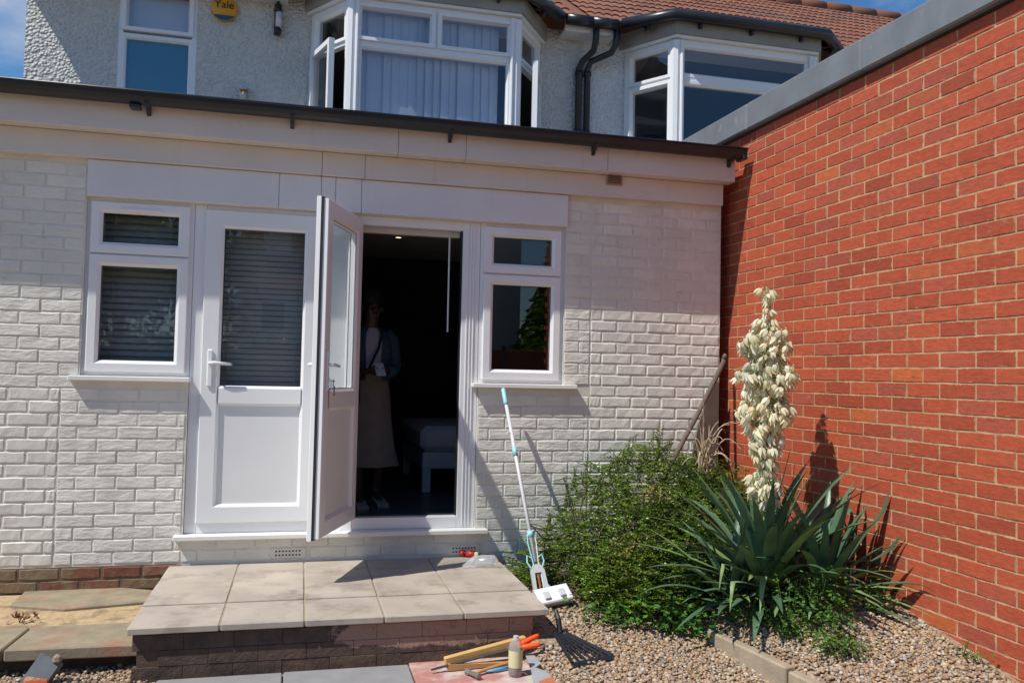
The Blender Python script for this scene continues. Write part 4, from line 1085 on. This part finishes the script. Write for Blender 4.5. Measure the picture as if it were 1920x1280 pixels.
while zz_ < 1.975:
    rmax = np.interp(zz_, [a for a, _ in prof_r], [b for _, b in prof_r])*(1+.22*math.sin(zz_*31)*(zz_ < 1.75)); c = spike_at(zz_)
    nb_ = max(3, int(round(rmax*88))) if zz_ < 1.78 else 2
    a0 = random.uniform(0, 6.28)
    for j in range(nb_):
        a = a0+j*2*math.pi/nb_+random.uniform(-.4, .4); r_ = rmax*random.uniform(.45, 1.0)
        q = c+Vector((math.cos(a)*r_, math.sin(a)*r_, random.uniform(-.02, .02)))
        link('flower', random.choice(bells), spike, q, (random.uniform(-.75, .75), random.uniform(-.75, .75), random.uniform(0, 6.28)), [random.uniform(.84, 1.22)]*3)
        pet.tube([c+Vector((0, 0, .02)), c.lerp(q, .6)+Vector((0, 0, .035)), q+Vector((0, 0, .010))], .0022, 4, cap=False)
    zz_ += .031 if zz_ < 1.78 else .028
tag(pet.build('branchlets', M['yleaf2'], spike), kind='stuff')
# --- dead stalks behind the shrub
ds_ = thing('dead_stalks', 'tangle of pale dead curved stalks in front of the leaning pole', 'dry plant')
c0 = onY(1322, 850, 5.0)
for k in range(30):
    a = random.uniform(-1.3, 1.3); b = Vector((c0.x+random.uniform(-.04, .04), c0.y+random.uniform(-.05, .05), c0.z-.12)); hh = random.uniform(.16, .42); sx = math.sin(a)*random.uniform(.10, .26)
    mid = b+Vector((sx*.45, random.uniform(-.08, .02), hh)); end = b+Vector((sx, random.uniform(-.15, .02), hh*random.uniform(.1, 1.15)))
    pts = [b.lerp(mid, t).lerp(mid.lerp(end, t), t) for t in np.linspace(0, 1, 8)]
    MB().tube(pts, [.0045, .0045, .004, .004, .0035, .003, .0025, .002], 5).build('stalk', M['straw'], ds_)
# --- pole and plank in the corner
p_top, p_bot = onY(1357, 678, 5.44), onY(1268, 850, 5.18)
dr = (p_bot-p_top).normalized(); p_end = p_top+dr*1.35
po = thing('pole', 'old weathered wooden pole leaning in the corner by the red wall', 'pole')
MB().tube([p_top+Vector((.0, 0, .03)), p_top, p_top.lerp(p_end, .3)+Vector((.008, 0, 0)), p_top.lerp(p_end, .65), p_end], [.014, .018, .016, .017, .016], 9).build('shaft', M['wood_grey'], po, smooth=True)
MB().tube([p_top+Vector((0, 0, .02)), p_top+Vector((.012, 0, .055))], [.018, .012], 9).build('worn_end', M['wood_grey'], po, smooth=True)
pk = thing('plank', 'brown weathered board standing behind the pole in the corner', 'board')
MB().prism([(2.66, .25), (2.892, .25), (2.892, 1.42), (2.85, 1.44), (2.74, 1.12), (2.67, .8)], 5.488, 5.506).build('board', M['wood_grey'], pk)
MB().box(2.70, 2.88, 5.476, 5.4875, .40, .45).build('batten', M['wood_grey'], pk)

# ================================================================ SMALL THINGS
# concrete edging of the bed
for i, (a, b, lab) in enumerate(((0.0, .62, 'long mossy concrete edging stone between the gravel and the yucca bed'), (.635, 1.3, 'second concrete edging stone running on towards the foot of the brick wall'))):
    d = (KB-KA).normalized(); s0, s1 = KA+d*a, KA+d*b; e = thing('edging_stone', lab, 'edging', s0, math.atan2(d.y, d.x))
    zt = .128-.012*i
    MB().box(0, (s1-s0).length, -.028, .028, -.05, zt, .008).build('stone', M['concrete'], e)
# mop
mop = thing('mop', 'flat sponge mop with white pole and pale blue grip leaning against the window sill', 'mop')
m0, m1 = Vector((1.385, 4.87, .34)), Vector((1.302, 5.45, 1.352))
ax = (m1-m0).normalized(); Lm = (m1-m0).length
def mp(t): return m0+ax*(t*Lm)
MB().tube([mp(0), mp(.90)], .0115, 10).build('pole', M['alu'], mop, smooth=True)
MB().tube([mp(.895), mp(.91), mp(.99), mp(1.0)], [.013, .0155, .0155, .010], 10).build('grip', M['cyan'], mop, smooth=True)
MB().tube([mp(.585), mp(.635)], .0165, 10).build('collar', M['cyan'], mop, smooth=True)
MB().tube([mp(.72), mp(.72)+Vector((-.03, -.012, .006))], .006, 6).build('hanging_peg', M['whiteplastic'], mop)
MB().tube([mp(.13), mp(.16)], .019, 10).build('slider', M['cyan'], mop, smooth=True)
side = ax.cross(Vector((0, 1, 0))).normalized()
if side.x < 0: side = -side
for sg in (-1, 1):
    MB().tube([mp(.15)+side*.018*sg, mp(.10)+side*.026*sg, mp(.0)+side*.016*sg, mp(-.06)+side*.016*sg], .004, 6).build('pull_rod', M['cyan' if sg < 0 else 'alu'], mop)
    MB().tube([mp(.02)+side*.02*sg, mp(.035)+side*.045*sg, mp(.0)+side*.052*sg, mp(-.03)+side*.035*sg], .005, 6).build('lever_loop', M['cyan'], mop)
# grey yoke
arch = [(-.072, -.20), (-.045, -.135), (-.042, -.03), (-.02, .005), (.02, .005), (.042, -.03), (.046, -.12), (.085, -.165), (.075, -.185), (.024, -.135), (.020, -.045), (-.020, -.045), (-.024, -.14), (-.058, -.215)]
fwdv = side.cross(ax).normalized(); yk = MB().prism(arch, -.012, .012); base = mp(-.02)
yk.v = [tuple(base+side*x+ax*z+fwdv*y) for x, y, z in yk.v]; yk.build('yoke', M['greyplastic'], mop)
MB().tube([base+ax*-.04, base+ax*-.20], .007, 6).build('spring', M['rust'], mop); MB().tube([base+ax*-.05+side*.02, base+ax*-.26+side*.02], .004, 6).build('rod', M['alu'], mop)
hp = onZ(1038, 1114, .19); hd = thing('x', None, None); bpy.data.objects.remove(hd)
hm_ = MB().box(-.105, .105, -.055, .055, -.012, .012, .006).build('head_plate', M['whiteplastic'], mop, loc=hp, rot=(R(35), R(-7), R(8)))
for xx in (-.05, .045): MB().box(xx-.018, xx+.018, -.035, .015, .0122, .026, .004).build('clip', M['greyplastic'], hm_)
MB().box(-.10, .10, -.05, .05, -.045, -.0125, .01).build('sponge', M['greyplastic'], hm_)
# black rake head
rk = thing('rake_head', 'black plastic rake head without handle lying on the gravel', 'rake')
def G(u, v, h=.02):
    q = onZ(u, v, .07)
    for _ in range(4): q = onZ(u, v, float(gz(q.x, q.y))+h)
    return q
a, b_, c_, d_ = G(1040, 1188, .03), G(1074, 1243, .03), G(1148, 1228, .03), G(1052, 1182, .03)
MB().tube([G(1050, 1186, .03), onY(1047, 1160, G(1050, 1186, .03).y+.03), onY(1042, 1143, G(1050, 1186).y+.05)], [.016, .015, .010], 8).build('socket', M['black'], rk)
for p, q in ((a, b_), (d_, c_)): MB().tube([p, q], .010, 6).build('side_rib', M['black'], rk)
for k in range(1, 6):
    t = k/6; MB().tube([a.lerp(d_, t), b_.lerp(c_, t)], .0065, 5).build('tine', M['black'], rk)
MB().tube([a.lerp(b_, .55), d_.lerp(c_, .5)], .008, 5).build('cross_bar', M['black'], rk)
eb = MB().tube([b_+Vector((0, 0, -.012)), c_+Vector((0, 0, -.012))], .017, 6).build('end_bar', M['black'], rk)
# tools on the red slab
def S(u, v, h=0.0): return onZ(u, v, .004+h)
tm = thing('timber_offcut', 'long pale yellow timber batten lying along the foot of the step', 'timber')
p, q = S(834, 1240, .025), onY(985, 1199, 4.21); d = (q-p); L = d.length; az = math.atan2(d.y, d.x)
MB().box(0, L, -.016, .016, -.022, .022, .003).build('batten', M['wood_y'], tm, loc=p, rot=(0, -math.asin(d.z/L), az))
tm2 = thing('timber_wedge', 'short light wooden wedge in front of the yellow batten', 'timber')
p2 = S(838, 1245, .017)
MB().prism([(0, -.016), (.30, -.016), (.30, -.004), (0, .014)], -.012, .012).build('wedge', M['wood_h'], tm2, loc=p2+Vector((.0, -.035, 0)), rot=(0, 0, az-.03))
sh = thing('garden_shears', 'garden shears with long dark blades and two orange handles', 'shears')
p, pv = S(808, 1256, .012), onY(955, 1217, 4.17)
for k, (hu, hv, hh) in enumerate(((1010, 1190, 4.20), (1013, 1207, 4.14))):
    e = onY(hu, hv, hh); st_ = pv.lerp(e, .25)
    MB().tube([pv, st_], .007, 6).build('tang', M['steel'], sh); MB().tube([st_, st_.lerp(e, .2), st_.lerp(e, .85), e], [.011, .014, .014, .010], 8).build('handle', M['orange'], sh, smooth=True)
    bl = (p-pv); n_ = Vector((-bl.y, bl.x, 0)).normalized()
    oz = Vector((0, 0, .004*k))
    bb = MB().add([tuple(v+oz) for v in (pv+n_*.022, pv-n_*.022, p-n_*.006, p+n_*.006, pv+n_*.022+Vector((0, 0, .003)), pv-n_*.022+Vector((0, 0, .003)), p-n_*.003+Vector((0, 0, .003)), p+n_*.004+Vector((0, 0, .003)))], [(0, 1, 2, 3), (4, 5, 6, 7), (0, 1, 5, 4), (1, 2, 6, 5), (2, 3, 7, 6), (3, 0, 4, 7)])
    bb.build('blade', M['steel'], sh)
MB().lathe([(.012, -.006), (.012, .010)], 10, tuple(pv)).build('pivot', M['iron'], sh)
ham = thing('hammer', 'small hammer with wooden handle and iron head lying on the red slab', 'hammer')
p, q = S(886, 1262, .014), S(956, 1241, .014); d = (q-p).normalized(); n_ = Vector((-d.y, d.x, 0))
MB().tube([p, p.lerp(q, .3), q, q+d*.06], [.008, .009, .012, .012], 8).build('handle', M['wood_h'], ham, smooth=True)
MB().tube([p-n_*.05, p-n_*.02, p+n_*.015, p+n_*.042], [.015, .012, .011, .016], 8).build('head', M['iron'], ham)
bs_ = thing('blue_brush_handle', 'pale blue plastic tool handle lying beside the hammer', 'handle')
MB().tube([S(912, 1258, .008), S(930, 1255, .009), S(960, 1249, .009)], [.004, .009, .008], 8).build('grip', M['blue'], bs_, smooth=True); MB().tube([S(960, 1249, .009), S(972, 1247, .009)], .006, 8).build('ferrule', M['iron'], bs_)
bt = thing('bottle', 'clear glass bottle with cream paper label standing on the red slab', 'bottle', S(966, 1264)); bt.scale = (.92, .92, .96)
MB().lathe([(.034, 0), (.037, .004), (.037, .125), (.034, .150), (.024, .172), (.016, .180), (.014, .186)], 20).build('glass', M['cleargl'], bt, smooth=True)
MB().lathe([(.0375, .042), (.0375, .125)], 20, cap=False).build('label', M['label'], bt, smooth=True)
MB().lathe([(.033, .003), (.033, .035)], 16).build('contents', pbr('brown_residue', (.14, .10, .07), .5, .3, 60), bt, smooth=True)
MB().lathe([(.0145, .180), (.0145, .192)], 12).build('cap', M['greyplastic'], bt)
tb_ = thing('metal_blade_tool', 'flat grey angled metal blade with orange tip on the gravel edge', 'tool')
pts = [(984, 1224), (995, 1217), (1013, 1244), (1004, 1251), (1024, 1258), (1046, 1282), (1002, 1290), (996, 1256)]
zz0 = .034
MB().prism([(onZ(u, v, zz0).x, onZ(u, v, zz0).y) for u, v in pts], zz0-.004, zz0+.002, axis='z').build('blade', M['greymetal'], tb_)
MB().prism([(onZ(u, v, zz0+.004).x, onZ(u, v, zz0+.004).y) for u, v in ((1010, 1276), (1034, 1268), (1046, 1282), (1020, 1290))], zz0+.0025, zz0+.0045, axis='z').build('painted_tip', pbr('orange_paint', (.5, .16, .07), .5, .1, 20), tb_)
# on the patio
def Q(u, v, h=0.0): return onZ(u, v, PZ+.002+h)
tr = thing('hand_torch', 'red and black hand tool lying on the patio by the air brick', 'tool')
p, q = Q(864, 1036, .02), Q(918, 1042, .015); d = (q-p)
MB().tube([p-d*.02, p, p+d*.12], [.016, .021, .020], 10).build('red_end', M['redplastic'], tr, smooth=True)
MB().tube([p+d*.12, p+d*.2], .017, 10).build('black_ring', M['gasket'], tr, smooth=True)
MB().tube([p+d*.2, p+d*.50], [.019, .016], 10).build('red_body', M['redplastic'], tr, smooth=True)
MB().tube([p+d*.50, p+d*.62], [.018, .016], 10).build('cream_collar', M['label'], tr, smooth=True)
MB().tube([p+d*.62, p+d*.8, q], [.014, .012, .013], 10).build('black_grip', M['gasket'], tr, smooth=True)
pkg = thing('clear_package', 'clear plastic blister package with a metal cylinder inside on the patio corner', 'package')
c = Q(903, 1060); dm = MB(); rows_ = []
for j in range(7):
    for i in range(13):
        u_ = i/12; v_ = j/6; x = -.125+.25*u_; y = -.05+.10*v_; hgt = .062*max(0, math.sin(math.pi*v_))**.6*min(1, u_*3.2, (1-u_)*6)+.002+random.uniform(0, .004); dm.v.append((x, y, hgt))
for j in range(6):
    for i in range(12): a = j*13+i; dm.f.append((a, a+1, a+14, a+13))
dm.build('film', M['film'], pkg, smooth=True, loc=c, rot=(0, 0, R(-4)))
MB().tube([c+Vector((-.045, 0, .028)), c+Vector((.05, 0, .028)), c+Vector((.075, 0, .028))], [.022, .022, .026], 12).build('metal_cylinder', M['chrome'], pkg, smooth=True)
MB().box(c.x+.082, c.x+.096, c.y-.035, c.y-.033, c.z+.004, c.z+.045).build('yellow_tag', M['yellowtag'], pkg)
# bits on the left
sb = thing('slate_offcut', 'dark grey slate offcut with moss standing in the gravel below the old slabs', 'slate')
c = onZ(78, 1262, .04); MB().box(-.055, .055, -.018, .018, -.09, .075, .004).build('slate', pbr('slate', (.10, .115, .13), .6, .12, 20), sb, loc=c, rot=(R(-28), R(24), R(-20)))
MB().lathe([(.006, -.018), (.022, -.008), (.018, .012), (.004, .022)], 7).build('moss', M['old_slab'], sb, loc=c+Vector((.062, 0, .062)))
rb2 = thing('brick_fragment', 'broken red brick fragment in the gravel below the slate offcut', 'brick')
MB().box(-.05, .05, -.03, .03, -.02, .02, .008).build('fragment', M['rb'], rb2, loc=onZ(68, 1279, .01), rot=(.1, .1, .2))
stk = thing('stick', 'short pale split stick lying on the gravel by the step', 'stick')
MB().tube([onZ(238, 1262, .012), onZ(262, 1254, .02), onZ(284, 1247, .03)], [.007, .009, .005], 6).build('shaft', M['straw'], stk); MB().tube([onZ(262, 1254, .02), onZ(272, 1256, .015)], .003, 5).build('splinter', M['straw'], stk)
dl_ = thing('dry_leaves', 'clump of dry brown leaves on the old slab', 'leaves')
c = onZ(46, 1160, TZ); n = 26; pos = np.array(c[:])+rng.normal(0, 1, (n, 3))*[.03, .02, .004]+[0, 0, .008]; d = nrm(rng.normal(0, 1, (n, 3))+[0, 0, .4]); sv = nrm(np.cross(d, rng.normal(0, 1, (n, 3))))
for k in range(n): link('leaf', leaf_mesh('leaf', (pos[k:k+1], d[k:k+1], sv[k:k+1], np.array([.035]), np.array([.018])), pbr('dry_leaf', (.28, .14, .06), .7, .2, 30) if k == 0 else bpy.data.materials['dry_leaf']), dl_)
tw_ = thing('bent_twig', 'long bent pale twig arching over the gravel edge below the weeds', 'twig')
MB().tube([G(1135, 1178, .01), G(1170, 1170, .03), G(1230, 1166, .05), G(1250, 1172, .03), G(1266, 1192, .01)], [.002, .003, .0035, .003, .002], 5).build('shaft', M['straw'], tw_); MB().tube([G(1230, 1166, .05), G(1225, 1158, .05)], .002, 4).build('spur', M['straw'], tw_)

# ================================================================ PERSON
def person():
    pr = thing('person', 'person in a denim jacket, white top and long beige skirt standing inside the doorway', 'person', (.505, 6.52, FZ), R(12)); pr.scale = (1.03, 1.03, 1.03)
    skin = pbr('skin', (.07, .038, .026), .5, .08, 20)
    V = [(0, 0, .86), (0, .005, 1.02), (0, .01, 1.20), (0, .0, 1.30), (0, -.015, 1.375), (0, -.028, 1.445), (0, -.035, 1.50)]
    Rr = [(.12, .10), (.105, .085), (.125, .09), (.05, .05), (.052, .058), (.070, .085), (.062, .075)]
    E_ = [(0, 1), (1, 2), (2, 3), (3, 4), (4, 5), (5, 6)]
    def add(p, r, par): V.append(p); Rr.append(r); E_.append((par, len(V)-1)); return len(V)-1
    add((0, -.125, 1.435), (.011, .013), 5)
    for s in (-1, 1):
        sh = add((s*.15, .01, 1.25), (.048, .048), 2); el = add((s*.205, .03, 1.02), (.036, .036), sh)
        wr = add((s*.085, -.16, .985), (.023, .024), el); pm = add((s*.045, -.215, .985), (.026, .016), wr)
        for k, (dx, dz, l) in enumerate(((-.02, .022, .05), (-.03, .008, .06), (-.03, -.008, .058), (-.024, -.022, .045))):
            m_ = add((s*(.045+dx*.5), -.245, .985+dz), (.0085, .0085), pm); add((s*(.045+dx*1.6), -.245-l*.4, .985+dz), (.0075, .0075), m_)
        t1 = add((s*.06, -.225, 1.012), (.009, .009), pm); add((s*.03, -.25, 1.022), (.008, .008), t1)
        hp_ = add((s*.085, 0, .80), (.085, .085), 0); kn = add((s*.085+(.02 if s > 0 else 0), -.02-.04*(s < 0), .46), (.052, .055), hp_)
        an = add((s*.075, .03-.07*(s < 0), .09), (.034, .038), kn); add((s*.085, -.09-.07*(s < 0), .035), (.03, .022), an)
    me = bpy.data.meshes.new('body'); me.from_pydata(V, E_, []); ob = link('body', me, pr); me.materials.append(skin)
    sk = ob.modifiers.new('Skin', 'SKIN'); sk.use_smooth_shade = True
    for i, d_ in enumerate(me.skin_vertices[0].data): d_.radius = Rr[i]; d_.use_root = (i == 0)
    ss = ob.modifiers.new('Sub', 'SUBSURF'); ss.levels = 2; ss.render_levels = 2
    def loft(rings, mat, name, a0=0, a1=2*math.pi, n=24, par=pr):
        mb = MB(); full = abs(a1-a0-2*math.pi) < 1e-3; m_ = n if full else n+1
        for (cx, cy, z, rx, ry, rip) in rings:
            for j in range(m_):
                a = a0+(a1-a0)*j/n; k = 1+rip*math.sin(a*7); mb.v.append((cx+rx*k*math.cos(a), cy+ry*k*math.sin(a), z))
        for i in range(len(rings)-1):
            for j in range(n if not full else m_):
                p = i*m_+j; q = i*m_+(j+1) % m_; mb.f.append((p, q, q+m_, p+m_))
        return mb.build(name, mat, par, smooth=True)
    denim = pbr('denim', (.03, .058, .095), .85, .2, 40, .3, 200, .001); beige = pbr('beige_cloth', (.19, .155, .13), .9, .1, 12, .3, 60, .004); wht = pbr('white_cotton', (.36, .36, .42), .9, .06, 20)
    loft([(0, 0, .99, .128, .105, 0), (0, 0, .94, .140, .115, .01), (0, 0, .82, .165, .135, .02), (0, -.01, .62, .175, .15, .04), (0, -.015, .42, .20, .18, .06), (0, -.02, .30, .235, .205, .07)], beige, 'skirt')
    loft([(0, .003, .96, .126, .105, 0), (0, .005, 1.10, .132, .108, 0), (0, .008, 1.20, .140, .106, 0), (0, .006, 1.27, .10, .08, 0), (0, 0, 1.305, .066, .062, 0)], wht, 'top')
    jk = loft([(0, .005, .92, .165, .135, .01), (0, .006, 1.05, .160, .13, .01), (0, .01, 1.18, .172, .128, 0), (0, .01, 1.26, .150, .105, 0), (0, .005, 1.315, .075, .075, 0)], denim, 'jacket', R(-68), R(248))
    for s in (-1, 1):
        MB().tube([(s*.12, .01, 1.275), (s*.165, .012, 1.22), (s*.205, .03, 1.03), (s*.16, -.05, .99), (s*.105, -.135, .985)], [.05, .062, .052, .047, .04], 12).build('sleeve', denim, jk, smooth=True)
    hair = pbr('dark_hair', (.012, .010, .009), .6, .2, 60)
    MB().lathe([(.004, .115), (.045, .108), (.078, .075), (.088, .03), (.082, -.02), (.074, -.045)], 16, (0, .034, 1.488)).build('hair', hair, pr, smooth=True)
    MB().lathe([(.004, .03), (.03, .02), (.034, 0), (.02, -.025)], 12, (0, .075, 1.53)).build('hair_bun', hair, pr, smooth=True)
    for s in (-1, 1):
        MB().lathe([(.002, -.009), (.010, 0), (.002, .009)], 8, (s*.028, -.108, 1.452)).build('eye', plain('eye_dark', (.03, .02, .02), .2), pr, smooth=True)
        MB().lathe([(.003, -.02), (.013, -.006), (.012, .012), (.003, .02)], 8, (s*.074, -.03, 1.445)).build('ear', skin, pr, smooth=True)
        MB().lathe([(.001, -.006), (.006, 0), (.001, .006)], 8, (s*.078, -.033, 1.418)).build('earring', M['chrome'], pr)
        sx, sy = s*.085, -.05-.07*(s < 0)
        MB().prism([(-.14, 0), (.075, 0), (.08, .035), (.04, .065), (-.03, .055), (-.12, .03), (-.145, .012)], -.042, .042, axis='x').build('shoe', pbr('pale_canvas', (.3, .28, .24), .8, .08, 20), pr, loc=(sx, sy+.03, 0))
    MB().box(-.02, .02, -.004, .004, -.006, .006, .003).build('lips', plain('lips', (.09, .035, .03), .5), pr, loc=(0, -.112, 1.40))
    MB().tube([(.07, -.085, 1.29), (.03, -.128, 1.16), (-.06, -.150, .98), (-.14, -.10, .88)], .009, 6).build('bag_strap', M['gasket'], pr)
    MB().box(-.22, -.10, -.14, -.06, .74, .90, .015).build('bag', M['gasket'], pr)
    ph = thing('phone', 'small pale phone held in both hands by the person in the doorway', 'phone', pr.matrix_basis @ Vector((0, -.262, 1.0)), R(12))
    MB().box(-.036, .036, -.006, .002, -.06, .06, .004).build('case', M['greyplastic'], ph, rot=(R(-40), 0, 0)); MB().box(-.030, .030, .0025, .0035, -.05, .05).build('screen', M['gasket'], ph, rot=(R(-40), 0, 0))
person()

# ================================================================ WHAT THE GLASS REFLECTS (gardens behind the photographer)
oh = thing('house', 'white house with red tiled lean-to across the gardens, reflected in the door glass', 'house')
MB().box(-2.2, 7.8, -21.0, -20.0, -.05, 4.35).build('lower_wall', M['render2'], oh)
MB().add([(-2.6, -19.6, 4.3), (4.6, -19.6, 4.3), (4.6, -21.4, 5.6), (-2.6, -21.4, 5.6)], [(0, 1, 2, 3)]).build('lean_to_roof', M['tile_i'], oh)
MB().box(-2.2, 7.8, -27, -21.4, -.05, 7.2).build('upper_wall', pbr('tile_hung_wall', (.30, .13, .10), .8, .15, 8), oh)
MB().add([(-2.6, -21.0, 7.1), (8.2, -21.0, 7.1), (8.2, -24.2, 9.4), (-2.6, -24.2, 9.4), (-2.6, -27.4, 7.1), (8.2, -27.4, 7.1)], [(0, 1, 2, 3), (3, 2, 5, 4)]).build('roof', M['tile_i'], oh)
for x in (-1.5, .1, 1.4, 3.6, 5.6):
    f_ = MB().ring(x, x+.95, 2.75, 3.95, [(0, -19.95), (0, -19.93), (.09, -19.93), (.09, -19.95)]).build('window', M['upvc'], oh); MB().box(x+.09, x+.86, -19.97, -19.955, 2.84, 3.86).build('pane', M['gasket'], f_)
    f_ = MB().ring(x, x+1.0, 5.8, 6.9, [(0, -21.36), (0, -21.33), (.09, -21.33), (.09, -21.36)]).build('window', M['upvc'], oh); MB().box(x+.09, x+.91, -21.38, -21.362, 5.89, 6.81).build('pane', M['louvre'], f_)
MB().box(4.6, 7.85, -20.0, -19.3, -.05, 7.4).build('gable_block', M['render2'], oh)
fe = thing('fence', 'brown timber panel fence across the garden, seen reflected in the right hand window', 'fence')
for k in range(6):
    x = -1.0+k*1.85
    MB().box(x-.05, x+.05, -8.05, -7.95, -.05, 2.12).build('post', M['wood_grey'], fe)
    for j in range(12): MB().box(x+.06+j*.145, x+.06+j*.145+.14, -8.012+.01*(j % 2), -7.995+.01*(j % 2), 0, 2.02).build('board', bpy.data.materials.get('fence_board') or pbr('fence_board', (.26, .085, .045), .85, .2, 9), fe)
hd_ = thing('hedge', 'dark evergreen hedge below the white house across the gardens', 'hedge')
n = 9000; pos = rng.uniform([-9, -15, 0], [3.2, -13.6, 2.35], (n, 3)); d = nrm(rng.normal(0, 1, (n, 3))); sv = nrm(np.cross(d, rng.normal(0, 1, (n, 3))))
tag(link('foliage', leaf_mesh('foliage', (pos, d, sv, rng.uniform(.12, .22, n), rng.uniform(.08, .14, n)), M['coton']), hd_), kind='stuff')
MB().box(-9, 3.2, -14.7, -14.0, -.05, 2.0).build('core', pbr('hedge_core', (.015, .03, .01), .9, .2, 6), hd_)
tre = thing('tree', 'leafy garden tree with hanging branches, seen reflected in the closed door glass', 'tree', (-4.6, -11.5, 0))
MB().tube([(0, 0, -.05), (.1, .05, 1.8), (.3, 0, 3.2), (.5, .1, 4.6)], [.17, .13, .10, .05], 10).build('trunk', M['twig'], tre, smooth=True)
pos = []
for k in range(90):
    c = rng.normal(0, 1, 3)*[1.5, 1.0, 1.1]+[0, 0, 4.0]; pos.append(c+rng.normal(0, 1, (150, 3))*[.36, .36, .34])
pos = np.concatenate(pos); n = len(pos); d = nrm(rng.normal(0, 1, (n, 3))+[0, 0, -.6]); sv = nrm(np.cross(d, rng.normal(0, 1, (n, 3))))
tag(link('crown', leaf_mesh('crown', (pos, d, sv, rng.uniform(.16, .28, n), rng.uniform(.09, .14, n)), M['coton']), tre), kind='stuff')

cf = thing('conifer', 'tall dark conifer beside the white house across the gardens, reflected in the right window', 'tree', (10.2, -18.0, 0))
MB().tube([(0, 0, -.05), (0, 0, 3), (0, 0, 8.6)], [.22, .15, .03], 9).build('trunk', M['twig'], cf, smooth=True)
n = 12000; hz = rng.uniform(.1, 1, n)**.8*8.6; rr_ = (3.4*(1-hz/9.6)+.1)*np.sqrt(rng.uniform(.25, 1, n)); an = rng.uniform(0, 6.283, n)
pos = np.stack([rr_*np.cos(an), rr_*np.sin(an), hz], 1); d = nrm(np.stack([np.cos(an), np.sin(an), rng.normal(-.3, .3, n)], 1)); sv = nrm(np.cross(d, rng.normal(0, 1, (n, 3))))
tag(link('crown', leaf_mesh('crown', (pos, d, sv, rng.uniform(.25, .45, n), rng.uniform(.12, .2, n)), M['coton']), cf), kind='stuff')
